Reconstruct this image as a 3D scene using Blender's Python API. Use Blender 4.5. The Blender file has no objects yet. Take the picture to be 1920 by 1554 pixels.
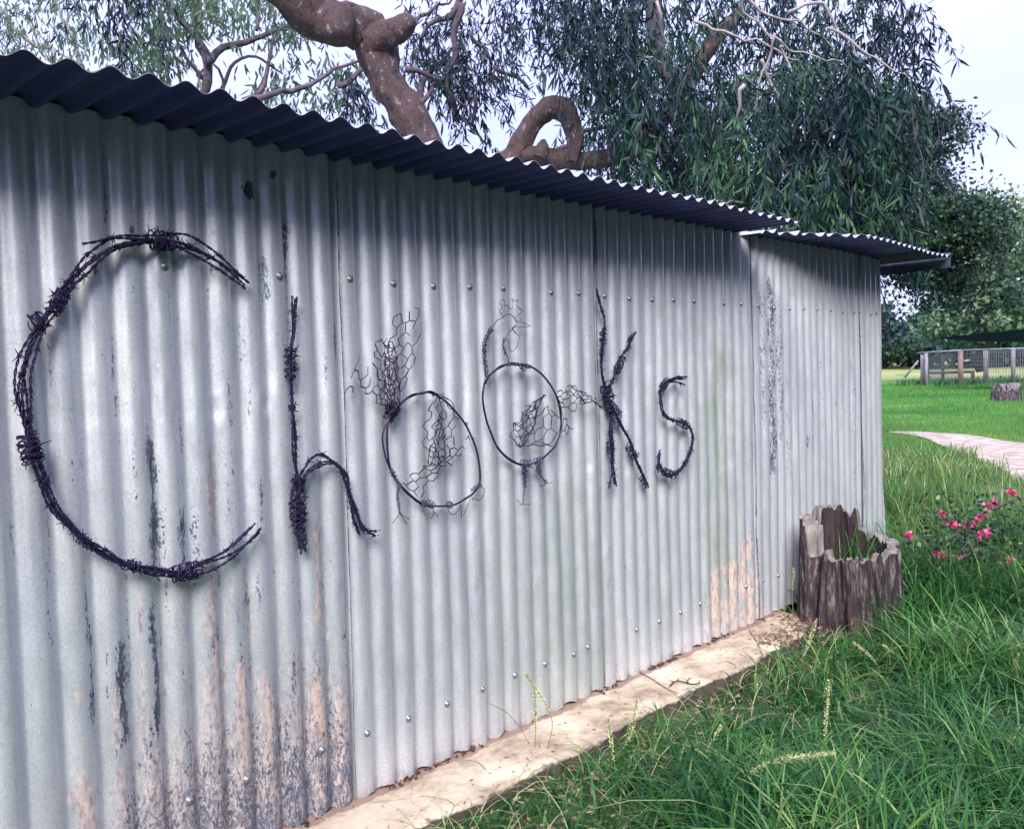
import bpy, math, random
import numpy as np
from mathutils import Vector, Matrix, noise as mnoise

random.seed(7)
RNG = np.random.default_rng(11)
scene = bpy.context.scene
COL = scene.collection
PI = math.pi

# ------------------------------------------------------------------ camera
YAW, PITCH, ROLL, FPX = 0.75498870, 0.04789851, -0.02910293, 1713.189   # FPX: focal length for a 1920 wide picture
HC = 1.23
_f = np.array([math.cos(YAW) * math.cos(PITCH), math.sin(YAW) * math.cos(PITCH), -math.sin(PITCH)])
_r = np.cross(_f, [0, 0, 1.0]); _r /= np.linalg.norm(_r); _u = np.cross(_r, _f)
_r, _u = math.cos(ROLL) * _r + math.sin(ROLL) * _u, -math.sin(ROLL) * _r + math.cos(ROLL) * _u
cam_data = bpy.data.cameras.new('camera')
cam_data.sensor_width = 36.0
cam_data.lens = FPX / 1920 * 36.0
cam_data.clip_start = 0.05
cam_data.clip_end = 2000
cam = bpy.data.objects.new('camera', cam_data)
COL.objects.link(cam)
cam.matrix_world = Matrix(((_r[0], _u[0], -_f[0], 0), (_r[1], _u[1], -_f[1], 0), (_r[2], _u[2], -_f[2], HC), (0, 0, 0, 1)))
scene.camera = cam

# ------------------------------------------------------------------ sky and sun
SUN_DIR = Vector((-0.60, -0.50, 0.60)).normalized()       # towards the sun
world = bpy.data.worlds.new('World'); scene.world = world
world.use_nodes = True
wt = world.node_tree; wt.nodes.clear()
wo = wt.nodes.new('ShaderNodeOutputWorld')
sky = wt.nodes.new('ShaderNodeTexSky'); sky.sky_type = 'NISHITA'; sky.sun_disc = False
sky.sun_elevation = math.asin(SUN_DIR.z); sky.sun_rotation = math.atan2(SUN_DIR.x, SUN_DIR.y)
sky.air_density = 1.0; sky.dust_density = 1.0
b1 = wt.nodes.new('ShaderNodeBackground'); b1.inputs['Strength'].default_value = 0.11
wt.links.new(sky.outputs[0], b1.inputs['Color'])
tc = wt.nodes.new('ShaderNodeTexCoord'); mp = wt.nodes.new('ShaderNodeMapping'); mp.inputs['Scale'].default_value = (1.0, 1.0, 3.2)
wt.links.new(tc.outputs['Generated'], mp.inputs['Vector'])
nz = wt.nodes.new('ShaderNodeTexNoise'); nz.inputs['Scale'].default_value = 2.2; nz.inputs['Detail'].default_value = 6
nz.inputs['Roughness'].default_value = 0.5
wt.links.new(mp.outputs[0], nz.inputs['Vector'])
cr = wt.nodes.new('ShaderNodeValToRGB')
cr.color_ramp.elements[0].position = 0.3; cr.color_ramp.elements[0].color = (0.84, 0.92, 1.55, 1)
cr.color_ramp.elements[1].position = 0.7; cr.color_ramp.elements[1].color = (0.96, 1.0, 1.65, 1)
wt.links.new(nz.outputs['Fac'], cr.inputs[0])
b2 = wt.nodes.new('ShaderNodeBackground'); b2.inputs['Strength'].default_value = 1.02
wt.links.new(cr.outputs[0], b2.inputs['Color'])
sx = wt.nodes.new('ShaderNodeSeparateXYZ'); wt.links.new(tc.outputs['Generated'], sx.inputs[0])
mr = wt.nodes.new('ShaderNodeMapRange'); mr.inputs['From Min'].default_value = 0.25; mr.inputs['From Max'].default_value = 0.9    # overcast: the zenith is brighter than the horizon
mr.inputs['To Min'].default_value = 0.86; mr.inputs['To Max'].default_value = 1.7
wt.links.new(sx.outputs[2], mr.inputs['Value']); wt.links.new(mr.outputs[0], b2.inputs['Strength'])
mx = wt.nodes.new('ShaderNodeMixShader'); mx.inputs[0].default_value = 0.85
wt.links.new(b1.outputs[0], mx.inputs[1]); wt.links.new(b2.outputs[0], mx.inputs[2])
wt.links.new(mx.outputs[0], wo.inputs['Surface'])

sun_data = bpy.data.lights.new('sun', 'SUN')
sun_data.energy = 5.0; sun_data.angle = math.radians(28); sun_data.color = (1.0, 0.95, 0.86)
sun = bpy.data.objects.new('sun', sun_data); COL.objects.link(sun)
sun.rotation_euler = (-SUN_DIR).to_track_quat('-Z', 'Y').to_euler()

scene.render.engine = 'CYCLES'
scene.view_settings.view_transform = 'Standard'
scene.view_settings.look = 'None'
scene.view_settings.exposure = 0.36
scene.view_settings.gamma = 1.0
scene.view_settings.use_curve_mapping = False
scene.cycles.max_bounces = 6
scene.cycles.transparent_max_bounces = 4

# ------------------------------------------------------------------ measuring helpers (survey of the place from the photograph)
def ray(px, py):
    return _f * FPX + _r * (px - 960) + _u * (777 - py)
def on_wall(px, py, Y=2.022):
    v = ray(px, py); return Vector(v * (Y / v[1])) + Vector((0, 0, HC))
def on_ground(px, py, z=-0.015):
    v = ray(px, py); return Vector(v * ((z - HC) / v[2])) + Vector((0, 0, HC))
def at_dist(px, py, D):
    v = ray(px, py); return Vector(v * (D / math.hypot(v[0], v[1]))) + Vector((0, 0, HC))
def at_dist_arr(px, py, D):
    v = _f[None] * FPX + _r[None] * (px - 960)[:, None] + _u[None] * (777 - py)[:, None]
    v = v * (D / np.hypot(v[:, 0], v[:, 1]))[:, None]
    v[:, 2] += HC
    return v

# ------------------------------------------------------------------ object helpers
def tag(o, label=None, cat=None, group=None, kind=None):
    if label: o['label'] = label
    if cat: o['category'] = cat
    if group: o['group'] = group
    if kind: o['kind'] = kind
    return o
def empty(name, loc, label=None, cat=None, group=None):
    o = bpy.data.objects.new(name, None); COL.objects.link(o); o.location = loc
    o.empty_display_size = 0.1
    return tag(o, label, cat, group)
def link(name, me, parent=None, loc=None):
    o = bpy.data.objects.new(name, me); COL.objects.link(o)
    if parent is not None:
        o.parent = parent
        o.matrix_parent_inverse = Matrix.Translation(-Vector(parent_world(parent)))
    if loc is not None: o.location = loc
    return o
def parent_world(p):
    v = Vector(p.location)
    q = p
    if q.parent is not None:
        v = Vector(q.matrix_parent_inverse.translation) + v + Vector(parent_world(q.parent))
    return v
def mesh_np(name, verts, faces, mat=None, attrs=None, smooth=False):
    """verts (N,3) array; faces: (M,k) int array, -1 padded not allowed, or list of arrays with different k"""
    me = bpy.data.meshes.new(name)
    if not isinstance(faces, list): faces = [faces]
    faces = [np.asarray(f, dtype=np.int32) for f in faces if len(f)]
    verts = np.asarray(verts, dtype=np.float32)
    me.vertices.add(len(verts)); me.vertices.foreach_set('co', verts.ravel())
    tot = sum(f.size for f in faces); nf = sum(len(f) for f in faces)
    me.loops.add(tot); me.loops.foreach_set('vertex_index', np.concatenate([f.ravel() for f in faces]))
    me.polygons.add(nf)
    ls = []; c = 0
    for f in faces:
        k = f.shape[1]
        ls.append(np.arange(len(f)) * k + c); c += f.size
    me.polygons.foreach_set('loop_start', np.concatenate(ls).astype(np.int32))
    if smooth: me.polygons.foreach_set('use_smooth', np.ones(nf, dtype=bool))
    if attrs:
        for an, arr in attrs.items():
            arr = np.asarray(arr, dtype=np.float32)
            if arr.ndim == 1:
                a = me.attributes.new(an, 'FLOAT', 'POINT'); a.data.foreach_set('value', arr)
            else:
                a = me.attributes.new(an, 'FLOAT_COLOR', 'POINT')
                if arr.shape[1] == 3: arr = np.hstack([arr, np.ones((len(arr), 1), np.float32)])
                a.data.foreach_set('color', arr.ravel())
    me.update(calc_edges=True); me.validate()
    if mat is not None: me.materials.append(mat)
    return me

class MB:
    """collects tubes, boxes and grids into one mesh"""
    def __init__(s): s.v = []; s.q = []; s.t = []; s.n = 0
    def add(s, v, q=None, t=None):
        v = np.asarray(v, float)
        if q is not None and len(q): s.q.append(np.asarray(q) + s.n)
        if t is not None and len(t): s.t.append(np.asarray(t) + s.n)
        s.v.append(v); s.n += len(v)
    def tube(s, pts, rad, sides=5, cap=True):
        P = np.asarray([tuple(p) for p in pts], float); n = len(P)
        if n < 2: return
        R = np.full(n, rad, float) if np.isscalar(rad) else np.asarray(rad, float)
        T = np.gradient(P, axis=0); T /= (np.linalg.norm(T, axis=1)[:, None] + 1e-12)
        ref = np.array([0, 0, 1.0]) if abs(T[0][2]) < .9 else np.array([1.0, 0, 0])
        N = np.zeros_like(P); a = np.cross(T[0], ref); a /= np.linalg.norm(a) + 1e-12; N[0] = a
        for i in range(1, n):
            a = N[i - 1] - T[i] * (N[i - 1] @ T[i]); l = np.linalg.norm(a)
            N[i] = a / l if l > 1e-9 else N[i - 1]
        B = np.cross(T, N)
        ang = np.arange(sides) * 2 * PI / sides
        V = P[:, None] + R[:, None, None] * (np.cos(ang)[None, :, None] * N[:, None] + np.sin(ang)[None, :, None] * B[:, None])
        V = V.reshape(-1, 3)
        i = np.arange(n - 1)[:, None] * sides; j = np.arange(sides)[None]; k = (j + 1) % sides
        Q = np.stack([i + j, i + k, i + k + sides, i + j + sides], -1).reshape(-1, 4)
        t = []
        if cap:
            c0 = len(V); V = np.vstack([V, P[0], P[-1]])
            for a_ in range(sides):
                b_ = (a_ + 1) % sides
                t.append((c0, b_, a_)); t.append((c0 + 1, (n - 1) * sides + a_, (n - 1) * sides + b_))
        s.add(V, Q, t)
    def box(s, c, size, rot=0.0, jitter=0.0, tilt=(0, 0)):
        hx, hy, hz = [k / 2 for k in size]
        v = []
        M = Matrix.Rotation(rot, 3, 'Z') @ Matrix.Rotation(tilt[0], 3, 'X') @ Matrix.Rotation(tilt[1], 3, 'Y')
        for x in (-hx, hx):
            for y in (-hy, hy):
                for z in (-hz, hz):
                    p = M @ Vector((x, y, z)) + Vector(c)
                    v.append([p[0] + random.uniform(-jitter, jitter), p[1] + random.uniform(-jitter, jitter), p[2] + random.uniform(-jitter, jitter)])
        s.add(v, [(0, 1, 3, 2), (4, 6, 7, 5), (0, 4, 5, 1), (2, 3, 7, 6), (0, 2, 6, 4), (1, 5, 7, 3)])
    def grid(s, V):          # V (n,m,3)
        n, m = V.shape[:2]
        i = np.arange(n - 1)[:, None] * m; j = np.arange(m - 1)[None]
        Q = np.stack([i + j, i + j + 1, i + j + 1 + m, i + j + m], -1).reshape(-1, 4)
        s.add(V.reshape(-1, 3), Q)
    def mesh(s, name, mat=None, smooth=False, attrs=None):
        f = []
        if s.q: f.append(np.concatenate(s.q))
        if s.t: f.append(np.concatenate([np.asarray(x) for x in s.t]))
        return mesh_np(name, np.vstack(s.v), f, mat, attrs, smooth)
    def build(s, name, mat=None, parent=None, smooth=False):
        return link(name, s.mesh(name, mat, smooth), parent)

# ------------------------------------------------------------------ material helpers
class NT:
    def __init__(s, name, rough=.6, metal=0., spec=.5):
        s.m = bpy.data.materials.new(name); s.m.use_nodes = True
        s.t = s.m.node_tree; s.p = s.t.nodes['Principled BSDF']
        s.p.inputs['Roughness'].default_value = rough; s.p.inputs['Metallic'].default_value = metal
        s.p.inputs['Specular IOR Level'].default_value = spec
        s.co = s.t.nodes.new('ShaderNodeTexCoord').outputs['Object']
    def L(s, a, b): s.t.links.new(a, b)
    def setc(s, k, v):
        i = s.p.inputs[k]
        if hasattr(v, 'links'): s.L(v, i)
        else: i.default_value = v
    def mapping(s, scale, loc=(0, 0, 0), src=None):
        n = s.t.nodes.new('ShaderNodeMapping'); n.inputs['Scale'].default_value = scale; n.inputs['Location'].default_value = loc
        s.L(src or s.co, n.inputs['Vector']); return n.outputs[0]
    def noise(s, scale=5, detail=4, rough=.5, vec=None, dist=0):
        n = s.t.nodes.new('ShaderNodeTexNoise'); n.inputs['Scale'].default_value = scale; n.inputs['Detail'].default_value = detail
        n.inputs['Roughness'].default_value = rough; n.inputs['Distortion'].default_value = dist
        s.L(vec or s.co, n.inputs['Vector']); return n.outputs['Fac']
    def voro(s, scale=5, vec=None, out='Distance', feat='F1'):
        n = s.t.nodes.new('ShaderNodeTexVoronoi'); n.inputs['Scale'].default_value = scale; n.feature = feat
        s.L(vec or s.co, n.inputs['Vector']); return n.outputs[out]
    def ramp(s, fac, stops):
        n = s.t.nodes.new('ShaderNodeValToRGB'); e = n.color_ramp.elements
        while len(e) < len(stops): e.new(.5)
        for el, (p, c) in zip(e, stops):
            el.position = p; el.color = (c, c, c, 1) if isinstance(c, (int, float)) else (*c, 1)
        s.L(fac, n.inputs[0]); return n.outputs[0]
    def mix(s, fac, a, b, mode='MIX'):
        n = s.t.nodes.new('ShaderNodeMix'); n.data_type = 'RGBA'; n.blend_type = mode
        for k, v in ((0, fac), (6, a), (7, b)):
            if hasattr(v, 'links'): s.L(v, n.inputs[k])
            else: n.inputs[k].default_value = v if k == 0 else (*v, 1) if len(v) == 3 else v
        return n.outputs[2]
    def math(s, op, a, b=0., c=0., clamp=False):
        n = s.t.nodes.new('ShaderNodeMath'); n.operation = op; n.use_clamp = clamp
        for k, v in ((0, a), (1, b), (2, c)):
            if hasattr(v, 'links'): s.L(v, n.inputs[k])
            else: n.inputs[k].default_value = v
        return n.outputs[0]
    def attr(s, name, out='Fac'):
        n = s.t.nodes.new('ShaderNodeAttribute'); n.attribute_name = name; return n.outputs[out]
    def sep(s, v):
        n = s.t.nodes.new('ShaderNodeSeparateXYZ'); s.L(v, n.inputs[0]); return n.outputs
    def bump(s, h, strength=.3, dist=.01):
        n = s.t.nodes.new('ShaderNodeBump'); n.inputs['Strength'].default_value = strength; n.inputs['Distance'].default_value = dist
        s.L(h, n.inputs['Height']); s.L(n.outputs[0], s.p.inputs['Normal'])

# wall iron: worn zinc with flaked paint, dust, green bloom and seam shade whose places come from a mesh attribute
def wall_iron():
    n = NT('weathered_zinc', .5, .4)
    c = n.sep(n.attr('wear_seam_shade', 'Vector'))
    fine = n.mapping((240, 240, 150)); soft = n.mapping((9, 9, 2.2))
    base = n.ramp(n.noise(1, 5, .6, soft), [(.3, (.50, .54, .60)), (.5, (.59, .62, .68)), (.7, (.68, .705, .75))])
    spang = n.ramp(n.noise(1, 3, .6, fine), [(.35, .86), (.65, 1.08)])
    base = n.mix(1.0, base, spang, 'MULTIPLY')
    streak = n.ramp(n.noise(1, 4, .6, n.mapping((38, 38, 1.6))), [(.35, .93), (.62, 1.03)])
    base = n.mix(1.0, base, streak, 'MULTIPLY')
    # green bloom
    g = n.math('MULTIPLY', c[2], n.ramp(n.noise(1, 5, .65, n.mapping((30, 30, 6))), [(.32, .25), (.6, 1.)]), clamp=True)
    base = n.mix(n.math('MULTIPLY', g, .75), base, (.34, .42, .31))
    # dust and rust run
    nr = n.noise(1, 8, .78, n.mapping((95, 95, 26)))
    pr = n.math('ADD', c[0], n.math('MULTIPLY_ADD', nr, 1.8, -1.0))
    peach = n.ramp(pr, [(.28, 0.), (.60, 1.)])
    pc = n.ramp(n.noise(1, 8, .8, n.mapping((85, 85, 30))), [(.38, (.07, .045, .055)), (.45, (.19, .135, .135)), (.51, (.36, .28, .26)), (.58, (.50, .40, .36)), (.68, (.60, .54, .52))])
    pc = n.mix(n.ramp(c[0], [(.72, 0.), (1.0, .85)]), pc, n.ramp(n.noise(1, 8, .8, n.mapping((90, 90, 24))), [(.38, (.20, .13, .12)), (.46, (.42, .30, .26)), (.54, (.56, .43, .37)), (.7, (.62, .53, .48))]))
    base = n.mix(n.math('ADD', n.math('MULTIPLY', peach, .62), n.math('MULTIPLY', c[0], .22), clamp=True), base, pc)
    # flaked spots, plus the painted seam shadow in the same channel
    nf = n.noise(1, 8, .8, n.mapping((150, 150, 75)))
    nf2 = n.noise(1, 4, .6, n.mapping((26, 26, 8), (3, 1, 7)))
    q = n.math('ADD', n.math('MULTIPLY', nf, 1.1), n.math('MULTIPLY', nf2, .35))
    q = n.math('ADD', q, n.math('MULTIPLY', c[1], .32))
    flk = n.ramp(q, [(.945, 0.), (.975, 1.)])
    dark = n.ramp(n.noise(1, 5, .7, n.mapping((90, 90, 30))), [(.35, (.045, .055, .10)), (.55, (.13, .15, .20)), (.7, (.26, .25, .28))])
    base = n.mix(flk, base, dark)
    n.setc('Base Color', base)
    n.setc('Roughness', n.ramp(n.noise(1, 4, .6, n.mapping((25, 25, 12))), [(.3, .32), (.7, .5)]))
    n.setc('Metallic', n.math('MULTIPLY', n.math('SUBTRACT', 1.0, peach, clamp=True), .5))
    h = n.math('ADD', n.math('MULTIPLY', nf, .5), n.math('MULTIPLY', flk, -.5))
    n.bump(h, .35, .0015)
    return n.m
def shaded_roof_iron():  # roof underside: navy eave shade put into its colour, with rust patches
    n = NT('shaded_roof_zinc', .42, .35)
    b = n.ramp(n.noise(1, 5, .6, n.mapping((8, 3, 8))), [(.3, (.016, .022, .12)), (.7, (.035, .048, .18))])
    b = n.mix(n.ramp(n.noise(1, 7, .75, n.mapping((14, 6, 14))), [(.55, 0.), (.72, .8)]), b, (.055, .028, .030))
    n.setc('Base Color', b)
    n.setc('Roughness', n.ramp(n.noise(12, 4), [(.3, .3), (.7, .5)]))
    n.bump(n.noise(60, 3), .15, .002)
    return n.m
def roof_top():
    n = NT('roof_top_zinc', .35, .7)
    n.setc('Base Color', n.ramp(n.noise(1, 5, .6, n.mapping((8, 3, 8))), [(.3, (.50, .52, .56)), (.7, (.72, .73, .77))]))
    return n.m
def simple(name, c1, c2, scale, rough=.7, metal=0., bump=0., bd=.004, detail=5, spec=.4):
    n = NT(name, rough, metal, spec)
    f = n.noise(1, detail, .6, n.mapping(scale if isinstance(scale, tuple) else (scale,) * 3))
    n.setc('Base Color', n.ramp(f, [(.34, c1), (.66, c2)]))
    if bump: n.bump(f, bump, bd)
    return n.m
def leafmat(name, ca, cb, cc, rough=.5, trans=.25):
    """per-leaf colour from the 'tint' attribute; light passes through"""
    n = NT(name, rough, 0., .35)
    col = n.ramp(n.attr('tint'), [(0., ca), (.55, cb), (1., cc)])
    n.setc('Base Color', col)
    tr = n.t.nodes.new('ShaderNodeBsdfTranslucent'); n.L(col, tr.inputs['Color'])
    mxs = n.t.nodes.new('ShaderNodeMixShader'); mxs.inputs[0].default_value = trans
    out = n.t.nodes['Material Output']
    n.L(n.p.outputs[0], mxs.inputs[1]); n.L(tr.outputs[0], mxs.inputs[2]); n.L(mxs.outputs[0], out.inputs['Surface'])
    return n.m
M = {}
M['wall'] = wall_iron(); M['roof'] = shaded_roof_iron(); M['roof_top'] = roof_top()
M['screw'] = simple('screw_zinc', (.20, .21, .26), (.42, .43, .47), 200, .45, .7)
M['barb'] = simple('dark_wire', (.012, .009, .050), (.024, .016, .062), 60, .6, .35)
M['hoop'] = simple('hoop_wire', (.012, .010, .045), (.025, .02, .06), 60, .45, .4)
M['net'] = simple('netting_wire', (.025, .022, .06), (.075, .06, .095), 60, .5, .5)
M['coil'] = simple('tie_wire', (.035, .045, .10), (.10, .12, .19), 60, .42, .6)
M['barge'] = simple('grey_blue_strip', (.035, .04, .075), (.10, .11, .16), 14, .5, .4)
def slab_mat():
    n = NT('pale_concrete', .9)
    a = n.noise(1, 7, .68, n.mapping((5, 7, 5)))
    b = n.ramp(a, [(.34, (.22, .155, .11)), (.46, (.42, .33, .235)), (.57, (.56, .465, .345)), (.72, (.64, .56, .44))])
    crack = n.voro(1, n.mapping((3.2, 6, 3)), 'Distance', 'DISTANCE_TO_EDGE')
    b = n.mix(n.ramp(crack, [(0., 0.35), (.012, 0.)]), b, (.16, .10, .08))
    # soil washed against the iron
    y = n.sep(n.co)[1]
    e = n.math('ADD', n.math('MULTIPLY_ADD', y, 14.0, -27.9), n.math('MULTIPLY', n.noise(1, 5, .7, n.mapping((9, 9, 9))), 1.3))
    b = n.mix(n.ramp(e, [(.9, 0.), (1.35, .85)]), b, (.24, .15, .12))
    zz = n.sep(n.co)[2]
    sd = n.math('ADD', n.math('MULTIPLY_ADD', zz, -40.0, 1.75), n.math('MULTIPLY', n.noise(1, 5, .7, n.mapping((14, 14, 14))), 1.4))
    b = n.mix(n.ramp(sd, [(.75, 0.), (1.25, .93)]), b, (.075, .055, .05))  # shadow of the low side face put into the slab colour
    n.setc('Base Color', b); n.bump(n.noise(1, 8, .75, n.mapping((30, 30, 30))), .5, .006)
    return n.m
M['slab'] = slab_mat()
def ground_mat():
    n = NT('grassy_ground', .95, 0., .2)
    a = n.noise(1.6, 6, .65); b = n.noise(14, 6, .7)
    soil = n.ramp(b, [(.35, (.05, .045, .03)), (.55, (.15, .12, .075)), (.7, (.34, .28, .20))])
    green = n.ramp(b, [(.3, (.016, .065, .018)), (.7, (.05, .17, .03))])
    x = n.sep(n.co)[0]
    far = n.ramp(n.math('MULTIPLY_ADD', x, .12, -.95, clamp=True), [(0., 0.), (1., 1.)])
    lawn = n.ramp(n.noise(.35, 6, .65), [(.35, (.035, .14, .02)), (.52, (.08, .22, .035)), (.68, (.20, .28, .08))])
    green = n.mix(far, green, lawn)
    yv = n.sep(n.co)[1]
    bounce_cut = n.ramp(n.math('ADD', n.math('MULTIPLY_ADD', yv, -1.2, -.9), n.math('MULTIPLY', a, .8)), [(.2, 0.), (.7, 1.)])  # dark grey-blue on unseen ground, added to cut green bounce light
    yc = n.ramp(b, [(.35, (.035, .035, .055)), (.65, (.075, .072, .095))])
    n.setc('Base Color', n.mix(bounce_cut, n.mix(n.math('MULTIPLY', n.ramp(a, [(.42, 0.), (.62, .8)]), n.math('SUBTRACT', 1., far)), green, soil), yc))
    n.bump(b, .6, .03)
    return n.m
M['ground'] = ground_mat()
M['field'] = simple('dry_field', (.15, .22, .055), (.34, .33, .11), (.08, .3, 1), .95, bump=.3, bd=.05)
M['path'] = simple('pink_gravel', (.26, .20, .15), (.60, .49, .41), 5, .95, bump=.5, bd=.02, detail=9)
M['grass'] = leafmat('grass_blade', (.014, .075, .022), (.055, .20, .035), (.36, .46, .17), .42, .35)
M['lawn'] = leafmat('lawn_blade', (.04, .15, .025), (.09, .25, .04), (.28, .36, .10), .6, .3)
M['drygrass'] = leafmat('mixed_blade', (.03, .13, .03), (.13, .25, .06), (.50, .45, .26), .6, .3)
M['seed'] = simple('seed_husk', (.36, .42, .15), (.72, .70, .42), 90, .8)
M['stem'] = simple('grass_stem', (.06, .13, .04), (.16, .22, .08), 40, .6)
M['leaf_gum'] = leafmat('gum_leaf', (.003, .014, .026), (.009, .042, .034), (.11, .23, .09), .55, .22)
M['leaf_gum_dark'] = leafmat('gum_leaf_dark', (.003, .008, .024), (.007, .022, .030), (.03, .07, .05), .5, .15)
M['blocker'] = leafmat('blocker_leaf', (.008, .012, .022), (.016, .024, .034), (.03, .045, .05), .9, .1)
M['leaf_pale'] = leafmat('pale_gum_leaf', (.045, .085, .055), (.10, .16, .095), (.20, .25, .15), .55, .35)
M['leaf_round'] = leafmat('round_leaf', (.007, .022, .030), (.026, .07, .040), (.15, .23, .09), .5, .2)
M['leaf_far'] = leafmat('far_leaf', (.012, .035, .040), (.04, .095, .055), (.20, .27, .13), .6, .2)
def bark_mat():
    n = NT('pink_gum_bark', .8)
    v = n.voro(1, n.mapping((16, 16, 9)), 'Color')
    f = n.noise(1, 7, .75, n.mapping((20, 20, 13)))
    b = n.ramp(f, [(.36, (.022, .018, .032)), (.44, (.062, .042, .054)), (.50, (.125, .068, .058)), (.545, (.06, .05, .066)), (.59, (.13, .085, .08)), (.63, (.30, .28, .30)), (.70, (.42, .40, .40))])
    b = n.mix(.35, b, n.mix(.7, v, (.30, .17, .13), 'MIX'), 'MULTIPLY')
    n.setc('Base Color', b); n.bump(f, 1.0, .03)
    return n.m
M['bark'] = bark_mat()
M['bark_dark'] = simple('dark_branch', (.045, .032, .055), (.13, .10, .12), 14, .85, bump=.5, bd=.01)
M['bark_pale'] = simple('pale_branch', (.22, .19, .20), (.42, .37, .36), 9, .85, bump=.3, bd=.01)
def stump_mat():
    n = NT('weathered_stump', .9)
    f = n.noise(1, 8, .72, n.mapping((38, 38, 8)))
    g = n.noise(1, 4, .6, n.mapping((7, 7, 2.2)))
    b = n.ramp(f, [(.36, (.010, .008, .018)), (.47, (.035, .024, .034)), (.54, (.085, .060, .064)), (.61, (.22, .20, .20)), (.70, (.42, .39, .37))])
    b = n.mix(n.ramp(g, [(.52, 0.), (.64, .55)]), b, n.ramp(f, [(.35, (.018, .008, .014)), (.65, (.10, .032, .03))]))
    n.setc('Base Color', b); n.bump(f, 1.0, .02)
    return n.m
M['stump'] = stump_mat()
M['stump_pale'] = simple('grey_cut_wood', (.08, .065, .07), (.27, .24, .22), (30, 30, 8), .9, bump=.6, bd=.008)
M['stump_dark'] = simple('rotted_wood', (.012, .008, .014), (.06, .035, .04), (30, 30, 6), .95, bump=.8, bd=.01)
M['post'] = simple('grey_post', (.13, .12, .15), (.27, .25, .26), (20, 20, 3), .9, bump=.4)
M['post_brown'] = simple('brown_post', (.10, .065, .07), (.21, .14, .12), (20, 20, 3), .9, bump=.4)
M['mesh_wire'] = simple('mesh_wire', (.13, .14, .17), (.22, .24, .26), 10, .6, .4)
M['sail'] = simple('navy_shade_cloth', (.004, .004, .10), (.006, .005, .13), 3, .95)
M['petal'] = leafmat('pink_petal', (.45, .03, .12), (.70, .08, .26), (.85, .30, .45), .6, .3)
M['dead'] = leafmat('dead_leaf', (.10, .055, .05), (.24, .15, .10), (.50, .40, .30), .8, .1)
M['dirt'] = simple('dark_crumbs', (.03, .015, .02), (.12, .06, .045), 60, .95)
M['inside'] = simple('dark_frame_timber', (.05, .04, .05), (.10, .08, .09), (20, 20, 4), .9)

# ================================================================== GROUND
def gz(x, y):
    """ground height (metres)"""
    x = np.asarray(x, float); y = np.asarray(y, float)
    d = np.hypot(x, y)
    z = -0.012 + .014 * np.sin(x * 1.7 + y * .9) * np.cos(y * 2.1 - .4)
    z = z + .05 * np.exp(-((x - 4.6) ** 2 + (y - 1.1) ** 2) / .9)          # low hump beside the stump
    z = z + np.clip(d - 60, 0, 200) * .012
    return z
xs = np.concatenate([np.linspace(-6, 12, 121), np.geomspace(12.4, 900, 60)])
ys = np.concatenate([-np.geomspace(300, 6.2, 26), np.linspace(-6, 12, 100), np.geomspace(12.5, 700, 50)])
GX, GY = np.meshgrid(xs, ys, indexing='ij')
GZ = gz(GX, GY)
mb = MB(); mb.grid(np.stack([GX, GY, GZ], -1))
tag(mb.build('ground', M['ground'], smooth=True), kind='structure')
# far paddock sheet, just above the ground
fx = np.linspace(54, 190, 30); fy = np.linspace(-60, 190, 30)
FX, FY = np.meshgrid(fx, fy, indexing='ij')
edge = 3.0 * np.sin(FY * .11)
FX2 = FX + edge * (FX < 56)
mb = MB(); mb.grid(np.stack([FX2, FY, gz(FX2, FY) + .012], -1))
tag(mb.build('field', M['field'], smooth=True), kind='structure')
# dirt path crossing behind the shed
far_e = [(1668, 812), (1700, 811), (1740, 812), (1800, 817), (1860, 825), (1920, 834), (2050, 848), (2300, 880)]
near_e = [(1668, 813), (1700, 816), (1740, 826), (1800, 850), (1860, 880), (1920, 915), (2050, 990), (2300, 1180)]
A = [on_ground(*p) for p in far_e]; B = [on_ground(*p) for p in near_e]
rows = []
for k in range(49):
    t = k / 48 * (len(A) - 1); i = min(int(t), len(A) - 2); f = t - i
    a = A[i].lerp(A[i + 1], f); b = B[i].lerp(B[i + 1], f)
    w = .5 * math.sin(k * 2.3) + .35 * math.sin(k * 5.1)
    row = []
    for j in range(9):
        q = a.lerp(b, j / 8 + (w * .1 if 0 < j < 8 else 0)); q.z = float(gz(q.x, q.y)) + .018
        row.append(tuple(q))
    rows.append(row)
mb = MB(); mb.grid(np.array(rows)); tag(mb.build('dirt_path', M['path'], smooth=True), kind='structure')
PATH_POLY = [(p.x, p.y) for p in A] + [(p.x, p.y) for p in reversed(B)]
def inpoly(x, y, poly):
    x = np.asarray(x); y = np.asarray(y); r = np.zeros(x.shape, bool); n = len(poly); j = n - 1
    for i in range(n):
        xi, yi = poly[i]; xj, yj = poly[j]
        c = ((yi > y) != (yj > y)) & (x < (xj - xi) * (y - yi) / (yj - yi + 1e-12) + xi); r ^= c; j = i
    return r

# ================================================================== SHED
PITCH_C = .076; AMP = .0088; CREST0 = 1.536
SHED_END = 5.30
shed = empty('corrugated_shed', (2.3, 3.2, 0), 'low shed of weathered corrugated iron with a shallow overhanging roof', 'shed')
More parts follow.
